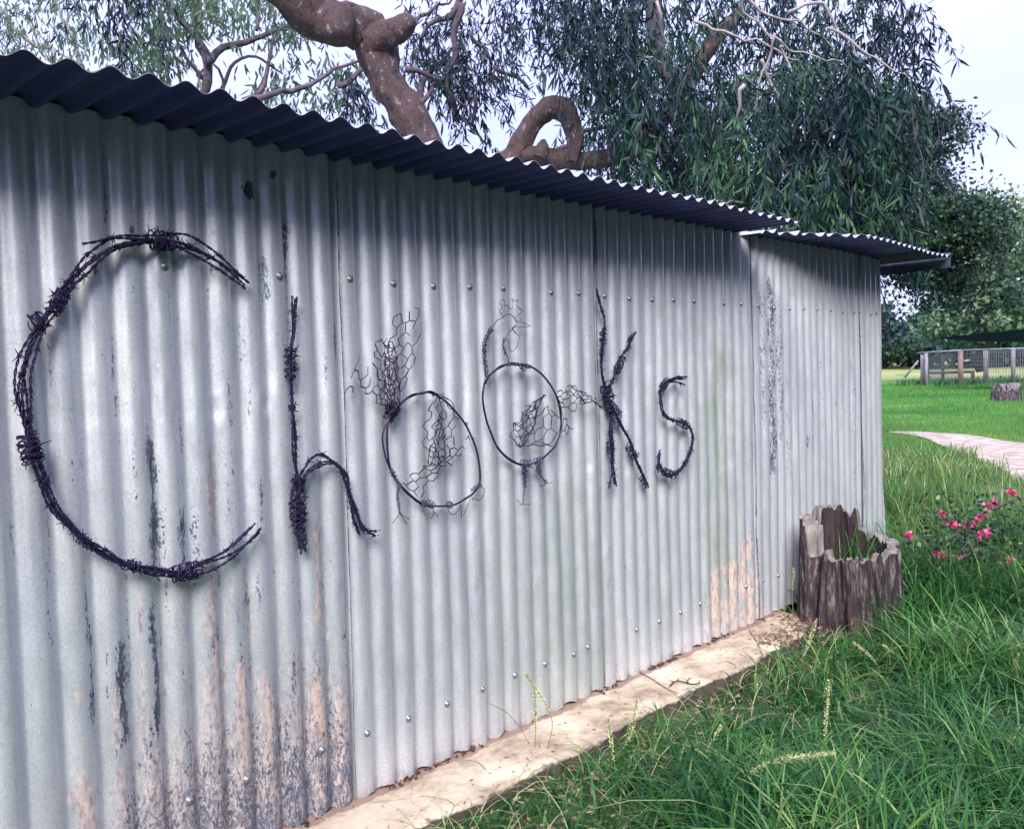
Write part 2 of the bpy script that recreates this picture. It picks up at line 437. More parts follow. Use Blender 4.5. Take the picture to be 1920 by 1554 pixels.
# streaks measured on the iron: (px, y0, y1, half width px, strength)
FLAKE = [(289, 800, 1090, 13, 1.0), (292, 1090, 1400, 9, .9), (232, 1180, 1400, 14, 1.1), (171, 1060, 1380, 7, .8), (345, 945, 1065, 11, .8), (366, 940, 1110, 8, .75),
         (94, 560, 750, 5, .75), (213, 590, 720, 5, .75), (221, 735, 780, 4, .7), (341, 585, 645, 4, .7), (200, 320, 430, 4, .85), (539, 400, 530, 7, 1.0), (500, 470, 570, 8, .75),
         (631, 595, 690, 5, 1.0), (609, 640, 740, 4, .5), (463, 338, 368, 20, 1.5), (514, 322, 334, 9, 1.4), (150, 850, 880, 5, .8), (18, 600, 1100, 5, .55), (95, 1050, 1290, 6, .6),
         (113, 1100, 1160, 4, .5), (415, 1080, 1180, 5, .5), (466, 1060, 1200, 6, .7), (520, 1050, 1160, 4, .55), (345, 1180, 1300, 6, .6), (290, 1400, 1554, 10, .6), (60, 1250, 1350, 5, .7),
         (550, 1180, 1400, 6, .55), (610, 1050, 1300, 6, .6), (648, 1080, 1300, 5, .6), (260, 455, 475, 4, 1.), (180, 505, 520, 5, 1.2), (247, 430, 442, 7, 1.3),
         (1430, 530, 800, 7, .62), (1447, 510, 900, 7, .75), (1462, 540, 850, 6, .6), (1478, 700, 900, 5, .5), (1523, 720, 860, 3, .8), (1515, 810, 860, 5, .8), (1600, 620, 1000, 3, .5), (1540, 600, 980, 3, .45),
         (1487, 1065, 1095, 4, .9), (1180, 1180, 1230, 3, .8), (1105, 600, 640, 3, .4), (795, 700, 720, 4, .3), (1410, 800, 1160, 3, .45)]
RUST = [(400, 830, 1010, 12, .9), (408, 1040, 1554, 6, .95), (460, 1230, 1554, 13, 1.1), (503, 1250, 1554, 12, 1.), (595, 950, 1180, 7, .95), (600, 1250, 1554, 15, 1.2), (640, 1290, 1520, 9, 1.1),
        (300, 1400, 1554, 12, .9), (160, 1440, 1554, 20, .9), (222, 1240, 1554, 7, .8), (556, 1150, 1400, 3, .9), (380, 980, 1100, 5, .5), (150, 1290, 1330, 9, .7), (427, 1100, 1300, 4, .6), (620, 1100, 1200, 4, .5),
        (352, 770, 900, 6, .35), (1345, 1060, 1215, 14, .9), (1372, 1040, 1205, 14, 1.0), (1400, 1010, 1190, 12, 1.15), (1418, 1050, 1180, 6, 1.), (1325, 1150, 1225, 7, .6), (1160, 1240, 1290, 4, .8), (1180, 1200, 1280, 4, .7),
        (890, 1340, 1420, 6, .4), (810, 1380, 1450, 6, .4)]
GREEN = [(1352, 640, 1160, 22, 1.0), (1330, 760, 1150, 14, .6), (1385, 900, 1100, 12, .5), (1060, 900, 1330, 40, .55), (1110, 940, 1320, 20, .55), (960, 980, 1400, 40, .3), (1020, 1000, 1340, 16, .4),
         (500, 340, 520, 14, .25), (1240, 900, 1240, 18, .3), (290, 820, 1200, 18, .3), (1500, 480, 560, 50, .3)]
wr_ = random.Random(5)
for k in range(85):          # many thin flaked lines down the oldest sheet
    px = wr_.triangular(0, 650, 420); y0 = wr_.uniform(480, 1350); FLAKE.append((px, y0, y0 + wr_.uniform(30, 260), wr_.uniform(1.5, 5), wr_.uniform(.3, .75)))
for k in range(46):
    px = wr_.triangular(120, 655, 560); y0 = wr_.triangular(980, 1480, 1350); RUST.append((px, y0, 1554 if wr_.random() < .6 else y0 + wr_.uniform(60, 200), wr_.uniform(1.5, 6), wr_.uniform(.4, .9)))
for k in range(26):
    px = wr_.uniform(1420, 1640); y0 = wr_.uniform(480, 950); FLAKE.append((px, y0, y0 + wr_.uniform(20, 160), wr_.uniform(1., 3), wr_.uniform(.3, .6)))
for k in range(20):
    px = wr_.uniform(670, 1400); y0 = wr_.uniform(600, 1150); FLAKE.append((px, y0, y0 + wr_.uniform(10, 60), wr_.uniform(1., 2.5), wr_.uniform(.3, .55)))
def wear_arr(X, Z):
    out = np.zeros(X.shape + (3,), np.float32)
    for ch, lst in ((1, FLAKE), (0, RUST), (2, GREEN)):
        for px, y0, y1, hw, st in lst:
            a = on_wall(px, y0, 2.04); b = on_wall(px + .02 * (y1 - y0) * 0, y1, 2.04); c = on_wall(px + hw, (y0 + y1) / 2, 2.04); m = on_wall(px, (y0 + y1) / 2, 2.04)
            w = max(c.x - m.x, .004); x0 = m.x
            ln = a.z - b.z; f0 = min(.10, ln * .28)
            up = np.clip((a.z + f0 * .4 - Z) / f0, 0, 1); dn = np.clip((Z - b.z + f0 * .2) / (f0 * .6), 0, 1) if y1 < 1500 else 1.0
            vert = up ** .7 * dn ** .7
            ww = w * 1.1 * (.45 + .55 * up) * (1 + .35 * np.sin(Z * 37 + px) + .25 * np.sin(Z * 83 + px * 2))
            xc = x0 + w * .25 * np.sin(Z * 21 + px)
            out[..., ch] = np.maximum(out[..., ch], st * np.exp(-(np.abs(X - xc) / ww) ** 2.0) * vert)
    low = np.clip((.66 - Z) / .55, 0, 1) ** 1.3                       # splash zone
    left = 1 / (1 + np.exp((X - 1.49) / .004)) * 1 / (1 + np.exp(-(X - .80) / .04))
    out[..., 0] = np.maximum(out[..., 0], left * low ** .5 * .80)
    out[..., 1] = np.maximum(out[..., 1], left * low ** .7 * .85)
    out[..., 1] = np.maximum(out[..., 1], left * .22)
    out[..., 0] = np.maximum(out[..., 0], np.clip((.13 - Z) / .07, 0, 1) * .55)
    return out
DENT = [(665, 742, 12, .003), (718, 740, 10, .003), (790, 752, 14, .004), (840, 765, 10, .003), (870, 770, 9, .003), (500, 757, 12, .004), (408, 770, 10, .004), (950, 745, 10, .003), (1010, 742, 8, .003),
        (288, 748, 10, .002), (318, 742, 9, .002), (990, 637, 8, .004), (1107, 871, 12, .004), (1178, 887, 8, .003), (1120, 760, 8, .002), (1270, 765, 14, .004), (1282, 785, 8, .004), (1305, 712, 8, .003),
        (1000, 1096, 10, .004), (1052, 1082, 10, .003), (1095, 1110, 9, .003), (895, 1105, 10, .003), (1145, 1035, 9, .004), (1145, 1095, 9, .004), (892, 1016, 9, .003), (1420, 1100, 9, .004), (1430, 470, 9, .004), (1412, 492, 9, .005),
        (1417, 690, 7, .004), (1440, 462, 9, .004), (690, 1300, 12, .002), (730, 1310, 10, .002), (1620, 735, 7, .003), (1610, 640, 6, .003), (1340, 700, 9, .002), (1292, 655, 8, .002), (640, 1110, 12, .002), (310, 500, 9, .004), (850, 1250, 9, .003)]
DENTW = [(on_wall(a, b, 2.04), h / 600., d) for a, b, h, d in DENT]
def wall_y(X, Z):
    ph = 2 * PI * (X - CREST0) / PITCH_C
    y = 2.04 + AMP - AMP * (np.cos(ph) - .17 * np.cos(2 * ph) + .17)          # broad crests, tighter grooves
    y = y + .0045 * np.sin(X * 2.3 + 1.0) * np.sin(Z * 1.9) + .0012 * np.sin(X * 11 + Z * 7)
    for p, w, d in DENTW:
        r2 = ((X - p.x) ** 2 + (Z - p.z) ** 2 * .6) / (w * w)
        y = y + d * np.exp(-r2 * 2) - .6 * d * np.exp(-((np.sqrt(r2) - 1.3) ** 2) * 3)
    crease = on_wall(700, 745, 2.04).z
    y = y + .0012 * np.exp(-((Z - crease - .006 * np.sin(X * 5)) / .006) ** 2) * (X < 2.6)
    return y
SHEETS = [(-.76, -.76, .37, .37), (.345, .345, 1.56, 1.56), (1.505, 1.493, 2.70, 2.70), (2.640, 2.632, 3.84, 3.84), (3.771, 3.787, 4.985, 4.985), (4.944, 4.938, 5.257, 5.325)]
sheet_objs = []
for k, (xt0, xb0, xt1, xb1) in enumerate(SHEETS):
    nx = max(12, int((xt1 - xt0) / .0052)); nzz = 92
    zb = .052 + .004 * math.sin(k * 3.1); zt = 1.822
    u = np.linspace(0, 1, nx)[:, None]; w = np.linspace(0, 1, nzz)[None]
    Z = zb + (zt - zb) * w + 0 * u
    X0 = xb0 + (xt0 - xb0) * w; X1 = xb1 + (xt1 - xb1) * w
    X = X0 + (X1 - X0) * u
    # ragged bottom edge
    Z = Z + np.where(w < 1e-6, .006 * np.sin(X * 37) + .004 * np.sin(X * 91), 0)
    Y = wall_y(X, Z) + (.0015 * (k % 2))
    dl = X - X0                                                      # left edge laps over its neighbour and curls out a little
    curl = .006 + .006 * np.abs(np.sin(Z * 5 + k)) * (1 if k >= 4 else .6) + (.016 * np.exp(-((Z - .55) / .35) ** 2) if k == 5 else 0)
    Y = Y + .004 * np.exp(-(X1 - X) / .05) - .0045 - curl * np.exp(-dl / .012)
    V = np.stack([X, Y, Z], -1)
    mb = MB(); mb.grid(V)
    W = wear_arr(X, Z)
    if k > 0: W[..., 1] = np.maximum(W[..., 1], 1.7 * np.exp(-(dl / (.0055 if k != 2 else .0045)) ** 4) * (.75 + .35 * np.sin(Z * 19 + k) * np.sin(Z * 47)))      # lap gap shadow painted as a dark line along the cut edge
    W = W.reshape(-1, 3)
    if k == 0: W[:] = 0
    me = mb.mesh('wall_sheet', M['wall'], True, {'wear_seam_shade': W})
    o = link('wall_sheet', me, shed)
    sheet_objs.append((o, xt0, xt1))
# screws, domed heads on washers; ten to thirteen pixels each
sm = MB()
prof = [(.0, -.0062), (.0035, -.0058), (.0052, -.0038), (.0056, -.0018), (.0085, -.0014), (.0088, .0006)]
ang = np.linspace(0, 2 * PI, 9)
V = np.array([[[r * math.cos(a), y, r * math.sin(a)] for a in ang] for r, y in prof]); sm.grid(V)
screw_me = sm.mesh('screw', M['screw'], True)
row_t = [1.012, 1.308, 1.536, 1.690, 1.841, 1.989, 2.147, 2.374, 2.523, 2.667, 2.818, 2.972, 3.117, 3.271, 3.509, 3.659, 3.819, 3.962, 4.123, 4.264, 4.424, 4.573, 4.723, 4.866, 4.97, 5.104, 5.18]
row_b = [1.001, 1.155, 1.378, 1.533, 1.691, 1.837, 1.993, 2.147, 2.299, 2.454, 2.524, 2.838, 2.987, 3.140, 3.30, 3.684, 3.828, 3.97]
for z, row in ((1.491, row_t), (.229, row_b)):
    for x in row:
        xx = CREST0 + round((x - CREST0) / .076) * .076 + .003 * math.sin(x * 40)
        zz = z + .004 * math.sin(x * 33)
        own = [s for s, a, b in sheet_objs if a <= xx][-1]
        o = link('screw', screw_me, own, (xx, float(wall_y(np.array(xx), np.array(zz))) - .0045, zz))
        o.rotation_euler = (random.uniform(-.15, .15), 0, random.uniform(-.15, .15)); o.scale = (1.2,) * 3
# roof sheets
def roof_sheet(x0, x1, eave, zfun, proud):
    nx = int((x1 - x0) / .0063); ny = 26
    X = np.linspace(x0, x1, nx)[:, None] + np.zeros((1, ny))
    E = eave(X[:, :1])
    Yv = E + (4.62 - E) * (np.linspace(0, 1, ny)[None] ** 1.6)
    Z = zfun(X, Yv) + .0092 * np.cos(2 * PI * (X - .707) / .076) + proud
    mb = MB(); mb.grid(np.stack([X, Yv, Z], -1))
    V = np.stack([X, Yv, Z - .0011], -1); mb.grid(V[::-1])
    n_top = (nx - 1) * (ny - 1)
    # edge strip along the eave, the thickness of the sheet
    E0 = np.stack([X[:, 0], Yv[:, 0], Z[:, 0]], -1); E1 = E0 - np.array([0, 0, .0011])
    mb.grid(np.stack([E0, E1], 1))
    me = mb.mesh('roof_sheet', M['roof_top'], True); me.materials.append(M['roof'])     # bare zinc above; below, the underside's shade is put into the colour
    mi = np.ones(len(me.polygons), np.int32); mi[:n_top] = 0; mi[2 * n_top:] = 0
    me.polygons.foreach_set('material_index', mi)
    return link('roof_sheet', me, shed)
def z_roof(X, Y): return 1.8208 + .002 * np.sin(X * 1.7) - .012 * (Y - 1.76) + .0025 * np.sin(X * 6.1 + 2) * np.exp(-(Y - 1.76) / .3)
e_flat = lambda X: 1.76 + .004 * np.sin(X * 3.1) + .003 * np.sign(np.sin(X * 4.1))
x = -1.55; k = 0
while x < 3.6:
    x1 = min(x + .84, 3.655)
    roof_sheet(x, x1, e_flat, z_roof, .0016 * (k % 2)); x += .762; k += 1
def e_cut(X):   # this corner is torn back towards the wall
    t = np.clip((X - 3.75) / .62, 0, 1)
    return 1.955 - .195 * t ** 1.4 + .012 * np.sin(X * 41) * (t < 1) * (t > 0)
def z_roof2(X, Y):
    t = np.clip((4.40 - X) / .55, 0, 1)
    return 1.8195 - .012 * (Y - 1.76) + .006 * np.sin(X * 3.3) + t * .005 * np.sin(X * 37 + Y * 9) * np.exp(-(Y - 1.9) ** 2 / .02)
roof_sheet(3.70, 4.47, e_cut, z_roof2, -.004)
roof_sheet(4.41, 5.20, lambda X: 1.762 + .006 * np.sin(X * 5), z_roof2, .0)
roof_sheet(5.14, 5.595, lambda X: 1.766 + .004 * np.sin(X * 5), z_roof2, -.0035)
# folded barge strip hanging from the end of the roof
mb = MB()
yy = np.linspace(1.77, 4.6, 20)
V = np.stack([np.stack([np.full(20, 5.602), yy, 1.835 - .012 * (yy - 1.76)], -1), np.stack([5.606 + .004 * np.sin(yy * 7), yy, 1.748 - .012 * (yy - 1.76) + .004 * np.sin(yy * 5)], -1)], 0)
mb.grid(V); V2 = V.copy(); V2[..., 0] += .0015; mb.grid(V2[::-1])
mb.build('barge_strip', M['barge'], shed, True)
a = np.array(on_wall(524, 226, 1.93)); b = np.array(on_wall(622, 226, 1.93)); a[2] = b[2] = 1.846; aa_ = np.linspace(0, 1, 24)[:, None]; ph = np.linspace(.2, 3.0, 9)[None]
rr_ = .018 + .008 * np.sin(aa_ * 9 + 1) + .006 * np.sin(aa_ * 23)
V = np.stack([a[0] + (b[0] - a[0]) * aa_ + .02 * np.cos(ph) + .008 * np.sin(aa_ * 14), a[1] - rr_ * np.cos(ph) * 1.4 + .05 * aa_, a[2] + rr_ * np.sin(ph) * (1 - .55 * np.exp(-((aa_ - .48) / .06) ** 2)) + 0 * ph], -1)
mb = MB(); mb.grid(V); mb.build('bent_flashing', M['roof_top'], shed, True)
# timber plate, rafters, end and back walls
mb = MB(); mb.box((2.27, 2.10, 1.775), (6.0, .05, .06)); mb.build('wall_plate', M['inside'], shed)
for rx in (5.12, 3.7, 2.2, .6, -.7):
    mb = MB(); mb.box((rx, 3.3, 1.775), (.045, 2.3, .05)); mb.build('rafter', M['inside'], shed)
def end_wall(xc, y0, y1):
    yy = np.linspace(y0, y1, 300)[:, None]; zz = np.linspace(.04, 1.79, 8)[None]
    X = xc + AMP * np.cos(2 * PI * yy / .076) + 0 * zz
    mb = MB(); mb.grid(np.stack([X, yy + 0 * zz, zz + 0 * yy], -1))
    V = np.stack([X, yy + 0 * zz, zz + 0 * yy], -1)
    me = mb.mesh('end_sheet', M['wall'], True, {'wear_seam_shade': np.zeros((V.shape[0] * V.shape[1], 3))}); return link('end_sheet', me, shed)
end_wall(5.300, 2.062, 4.4); end_wall(-.75, 2.062, 4.4)
xx = np.linspace(-.74, 5.29, 900)[:, None]; zz = np.linspace(.04, 1.78, 6)[None]
V = np.stack([xx + 0 * zz, 4.4 + AMP * np.cos(2 * PI * xx / .076) + 0 * zz, zz + 0 * xx], -1)
mb = MB(); mb.grid(V); link('back_sheet', mb.mesh('back_sheet', M['wall'], True, {'wear_seam_shade': np.zeros((900 * 6, 3))}), shed)

# concrete footing strip
def slab_edge(x): return 1.787 + .006 * np.sin(x * 41) * np.sin(x * 17) + .003 * np.sin(x * 97) + .010 * np.sin(x * 5.3) + .007 * np.sin(x * 13.1 + 1) + .05 * np.clip((1.55 - x) / .2, 0, 1) + .06 * np.clip((x - 3.72) / .25, 0, 1)
xs_ = np.linspace(-.9, 3.98, 330)
E = slab_edge(xs_)
top = []
tt = np.concatenate([[0, .04], np.linspace(.12, 1, 16)])
for i, x in enumerate(xs_):
    yv = E[i] + (4.38 - E[i]) * tt ** 1.5
    zv = .050 - .012 * np.exp(-(yv - E[i]) / .012) + .0035 * np.sin(x * 21 + yv * 17) * np.cos(yv * 31 - x * 3) + .0045 * np.exp(-((yv - 2.04) / .03) ** 2) * (1 + math.sin(x * 51))
    top.append(np.stack([np.full_like(yv, x), yv, zv], -1))
top = np.array(top)
side = np.stack([top[:, 0], top[:, 0] + np.stack([0 * xs_, .004 + 0 * xs_, -.03 + 0 * xs_], -1), top[:, 0] + np.stack([0 * xs_, .02 + .01 * np.sin(xs_ * 19), -.20 + 0 * xs_], -1)], 1)
mb = MB(); mb.grid(top); mb.grid(side)
endc = np.stack([top[-1], top[-1] * np.array([1, 1, 0]) + np.array([.01, 0, -.2])], 0); mb.grid(endc)
tag(mb.build('concrete_footing', M['slab'], smooth=True), kind='structure')

# ================================================================== WIRE LETTERS
def smooth_path(pts, step):
    P = np.array([tuple(p) for p in pts], float)
    n = len(P)
    out = []
    for i in range(n - 1):
        p0 = P[max(i - 1, 0)]; p1 = P[i]; p2 = P[i + 1]; p3 = P[min(i + 2, n - 1)]
        L = np.linalg.norm(p2 - p1); m = max(2, int(L / step))
        for k in range(m):
            t = k / m
            out.append(.5 * ((2 * p1) + (-p0 + p2) * t + (2 * p0 - 5 * p1 + 4 * p2 - p3) * t * t + (-p0 + 3 * p1 - 3 * p2 + p3) * t ** 3))
    out.append(P[-1])
    return np.array(out)
def frame_of(P):
    T = np.gradient(P, axis=0); T /= np.linalg.norm(T, axis=1)[:, None] + 1e-12
    S = np.cross(T, np.array([0, 1.0, 0])); S /= np.linalg.norm(S, axis=1)[:, None] + 1e-12   # sideways, in the plane of the wall
    return T, S
def wob(n, amp, seed, scale):
    return np.array([mnoise.noise(Vector((i * scale, seed * 7.3, 1.7))) for i in range(n)]) * amp * 2
def strand_mesh(P, r=.0017, period=.040):
    s = np.concatenate([[0], np.cumsum(np.linalg.norm(np.diff(P, axis=0), axis=1))])
    T, S = frame_of(P); Bn = np.cross(T, S)
    mb = MB()
    a0 = random.uniform(0, 6.28)
    for k in (0, 1):
        a = s / period * 2 * PI + k * PI + a0
        mb.tube(P + (np.cos(a)[:, None] * S + np.sin(a)[:, None] * Bn) * r * 1.12, r, 5)
    return mb.mesh('strand', M['barb'], True)
# four shared barb shapes: two wrapped turns with four sharp ends
barb_meshes = []
for k in range(5):
    mb = MB(); rr = random.Random(k)
    for q in range(2):
        a = np.linspace(0, 2 * PI * 1.6, 13) + q * PI
        hel = np.stack([.0042 * np.cos(a), .0042 * np.sin(a), (np.linspace(-.003, .003, 13) + q * .002)], -1)
        e0 = hel[0] + np.array([rr.uniform(-.5, .5), rr.uniform(-.6, .6), rr.uniform(-1, 1)]) * .006 + hel[0] / np.linalg.norm(hel[0]) * rr.uniform(.009, .014)
        e1 = hel[-1] + np.array([rr.uniform(-.5, .5), rr.uniform(-.6, .6), rr.uniform(-1, 1)]) * .006 + hel[-1] / np.linalg.norm(hel[-1]) * rr.uniform(.009, .014)
        pts = np.vstack([e0, hel, e1]); rad = np.full(len(pts), .0013); rad[0] = rad[-1] = .0006
        mb.tube(pts, rad, 4)
    barb_meshes.append(mb.mesh('barb', M['barb'], True))
def put_barb(parent, p, T, scale=1.0):
    o = link('barb', random.choice(barb_meshes), parent, p)
    q = Vector(T).to_track_quat('Z', 'Y'); o.rotation_mode = 'QUATERNION'
    from mathutils import Quaternion
    o.rotation_quaternion = q @ Quaternion((0, 0, 1), random.uniform(0, 6.28))
    o.scale = (scale,) * 3
    return o
def tangle(parent, p0, p1, rad, turns, mat, name='binding', r=.0016, messy=.7, n_spikes=10, yoff=0.):
    """wire wound round a bundle between two points, untidily"""
    p0 = np.array(tuple(p0)); p1 = np.array(tuple(p1)); ax = p1 - p0; L = np.linalg.norm(ax) + 1e-9; ax = ax / L
    side = np.cross(ax, [0, 1, 0]); side /= np.linalg.norm(side) + 1e-9; fr = np.cross(side, ax)
    n = int(turns * 12)
    rr = random.Random(int(p0[0] * 9999) + int(p0[2] * 777))
    mb = MB(); ph = rr.uniform(0, 6)
    pts = []
    for i in range(n):
        t = i / (n - 1); a = ph + t * turns * 2 * PI
        tt_ = .5 + (t - .5) + messy * .35 * math.sin(a * .37 + ph) * (rad / max(L, .01)) * .9
        R = rad * (1 + messy * .55 * mnoise.noise(Vector((i * .21, p0[0] * 9, p0[2] * 9))))
        pts.append(p0 + ax * L * tt_ + side * R * math.cos(a) + fr * R * .75 * math.sin(a) + ax * messy * rad * .35 * math.sin(a * 1.7))
    mb.tube(pts, r, 4)
    for i in range(n_spikes):
        b = np.array(pts[rr.randrange(n)]); d = np.array([rr.gauss(0, 1), rr.gauss(0, .5) - .3, rr.gauss(0, 1)]); d /= np.linalg.norm(d)
        l = rr.uniform(.008, .018) * (rad / .014) ** .5
        mb.tube([b, b + d * l], [r, r * .4], 4)
    o = mb.build(name, mat, parent, True)
    return o
def letter(loc, label, strands, bindings, barb_gap=.05, seed=0):
    """strands: list of (pixel path, count, spread metres, narrow places)"""
    t = empty('barbed_wire_letter', loc, label, 'wire letter', 'letters of the barbed wire sign')
    for (path, cnt, spread) in strands:
        C = smooth_path([on_wall(a, b, 2.014) for a, b in path], .0065)
        T, S = frame_of(C); n = len(C)
        for k in range(cnt):
            seed += 1
            off = (wob(n, spread, seed, .035) + (k - (cnt - 1) / 2) * spread * .75) if cnt > 1 else wob(n, spread * .4, seed, .03)
            near = np.ones(n)
            for (bx, by, bh, bw, tn) in bindings:
                b = on_wall(bx, by, 2.014); d = np.sqrt((C[:, 0] - b.x) ** 2 + (C[:, 2] - b.z) ** 2)
                near = np.minimum(near, .45 + .55 * np.clip((d - .02) / .06, 0, 1))
            P = C + S * (off * near)[:, None]
            P[:, 1] += wob(n, .004, seed + 50, .03) - .002 + (k % 3 - 1) * .0035
            P[:, 1] = np.minimum(P[:, 1], 2.031)
            a, b = (random.randint(0, 2), n - random.randint(0, 3)) if n > 14 else (0, n)
            P = P[a:b]
            so = link('strand', strand_mesh(P), t)
            ln = np.concatenate([[0], np.cumsum(np.linalg.norm(np.diff(P, axis=0), axis=1))])
            q = random.uniform(.005, barb_gap)
            while q < ln[-1]:
                i = int(np.searchsorted(ln, q)); i = min(max(i, 1), len(P) - 2)
                put_barb(so, P[i], P[i + 1] - P[i - 1], random.uniform(.75, 1.1))
                q += barb_gap * random.uniform(.8, 1.8)
    for (bx, by, bx2, by2, tn) in bindings:
        rad, turns = tn; rad *= 1.08; turns *= 1.1
        tangle(t, on_wall(bx, by, 2.012), on_wall(bx2, by2, 2.012), rad, turns, M['barb'], n_spikes=int(turns * 2.8))
    return t
bC = [(461, 537), (431, 509), (399, 483), (352, 459), (306, 451), (260, 453), (218, 461), (181, 483), (144, 516), (116, 548), (93, 585), (70, 618), (53, 660), (42, 701), (40, 743), (47, 789), (56, 827), (65, 864), (81, 901),
      (102, 947), (130, 984), (162, 1017), (204, 1044), (250, 1063), (297, 1072), (343, 1075), (385, 1058), (427, 1035), (464, 1003), (484, 983)]
letter(on_wall(250, 1085, 2.03), 'largest wire letter, a capital C of barbed wire strands at the left of the wall',
       [(bC, 4, .0105), (bC[3:20], 1, .012), (bC[1:6], 1, .01), ([(151, 459), (175, 455), (199, 449), (225, 447), (262, 449), (300, 448)], 1, .003), (bC[18:27], 1, .012)],
       [(285, 450, 330, 456, (.019, 11)), (122, 545, 96, 588, (.014, 9)), (84, 598, 62, 608, (.017, 6)), (50, 815, 64, 868, (.019, 11)), (325, 1078, 372, 1066, (.018, 10)), (150, 1008, 176, 1026, (.010, 5)), (236, 1058, 262, 1064, (.011, 5))], .055, 10)
hS = [(552, 556), (550, 583), (549, 624), (545, 652), (544, 687), (545, 715), (547, 763), (550, 808), (552, 850), (557, 895), (558, 930), (558, 965), (559, 1000), (563, 1041)]
letter(on_wall(563, 1041, 2.03), 'lowercase h of barbed wire with a tall stem, beside the capital C',
       [(hS, 3, .0055), (hS[9:13] + [(575, 1034)], 2, .008),
        ([(545, 937), (552, 906), (570, 878), (583, 859), (601, 852), (618, 862), (639, 878), (651, 895), (653, 920), (658, 944), (662, 972), (670, 993), (674, 1012)], 2, .004),
        ([(566, 925), (570, 892), (590, 875), (608, 868), (629, 871), (642, 892), (653, 923), (667, 958), (677, 986), (691, 998), (703, 1008)], 2, .004), ([(680, 985), (684, 993), (703, 996)], 1, .003)],
       [(545, 652, 544, 712, (.014, 12)), (557, 935, 560, 985, (.019, 13)), (553, 895, 560, 905, (.012, 4)), (560, 990, 570, 1022, (.012, 6)), (548, 757, 548, 770, (.008, 3)), (676, 984, 688, 998, (.007, 3))], .05, 40)
letter(on_wall(1148, 912, 2.03), 'letter K of bound barbed wire, right of the two wire hens',
       [([(1117.5, 540), (1122, 558), (1128, 581), (1133, 599), (1132, 620), (1130, 641), (1128, 664), (1128, 695), (1132, 720), (1139, 749), (1144, 767), (1144, 787), (1143, 813), (1145, 839), (1146, 865), (1149, 890), (1153, 912)], 3, .0055),
        ([(1144, 790), (1146, 830), (1146, 872), (1139, 915)], 1, .004),
        ([(1192, 623), (1182, 637), (1177, 651), (1168, 664), (1160, 684), (1153, 705), (1144, 726), (1139, 744)], 3, .006), ([(1182, 626), (1180, 640), (1174, 655)], 1, .003),
        ([(1136, 744), (1141, 754), (1154, 777), (1167, 803), (1180, 828), (1187, 852), (1198, 877), (1205, 893), (1215, 912)], 3, .006), ([(1203, 890), (1208, 916)], 1, .002)],
       [(1130, 618, 1131, 645, (.012, 6)), (1168, 668, 1155, 700, (.014, 10)), (1134, 722, 1142, 752, (.021, 12)), (1140, 758, 1158, 782, (.021, 12)), (1144, 828, 1146, 850, (.015, 6)), (1178, 835, 1190, 858, (.016, 8)), (1182, 632, 1180, 642, (.009, 4)), (1202, 895, 1210, 906, (.010, 4)), (1128, 660, 1128, 668, (.009, 3))], .045, 70)
sP = [(1285, 711), (1267, 709), (1254, 713), (1243, 720), (1236, 733), (1237, 751), (1240, 769), (1249, 782), (1265, 789), (1280, 792), (1292, 803), (1297, 818), (1295, 839), (1288, 859), (1275, 880), (1257, 892), (1244, 886), (1235, 875), (1234, 859), (1238, 841)]
letter(on_wall(1257, 896, 2.03), 'small letter s of barbed wire, last in the sign on the wall',
       [(sP, 3, .0055), ([(1245, 718), (1265, 716), (1283, 722)], 2, .004), (sP[6:16], 1, .006)],
       [(1240, 728, 1250, 715, (.014, 7)), (1272, 790, 1290, 799, (.014, 8)), (1241, 884, 1264, 890, (.015, 9)), (1234, 872, 1238, 880, (.012, 5))], .045, 100)

# ================================================================== WIRE HENS
def wire(parent, name, path, r, mat, Y=2.012, step=.006, wobble=0., sides=5):
    C = smooth_path([on_wall(a, b, Y) for a, b in path], step)
    if wobble:
        n = len(C); T, S = frame_of(C)
        C = C + S * wob(n, wobble, random.random() * 99, .15)[:, None]; C[:, 1] += wob(n, wobble, random.random() * 99, .15)
    C[:, 1] = np.minimum(C[:, 1], 2.034)
    mb = MB(); mb.tube(C, max(r * 1.3, .0011) if r < .0016 else r, sides); return mb.build(name, mat, parent, True)
def coil(parent, name, path, r0, r1, turns_per_m, mat, r=.0009, Y=2.010, messy=.35):
    C = smooth_path([on_wall(a, b, Y) for a, b in path], .0011); n = len(C)
    T, S = frame_of(C); Bn = np.cross(T, S)
    s = np.concatenate([[0], np.cumsum(np.linalg.norm(np.diff(C, axis=0), axis=1))])
    a = s * turns_per_m * 2 * PI
    R = (r0 + (r1 - r0) * s / s[-1]) * (1 + messy * np.array([mnoise.noise(Vector((i * .11, C[0][0] * 31, 0))) for i in range(n)]) * 1.4)
    P = C + S * (R * np.cos(a))[:, None] + Bn * (R * .8 * np.sin(a))[:, None] + T * (messy * R * np.sin(a * 1.37) * .8)[:, None]
    P[:, 1] = np.minimum(P[:, 1], 2.036)
    mb = MB(); mb.tube(P, r * 1.3, 4, False); return mb.build(name, mat, parent, True)
def curve_at(C, t):
    C = np.asarray(C, float); n = len(C)
    s = np.concatenate([[0], np.cumsum(np.linalg.norm(np.diff(C, axis=0), axis=1))]); s /= s[-1]
    return np.array([np.interp(t, s, C[:, 0]), np.interp(t, s, C[:, 1])])
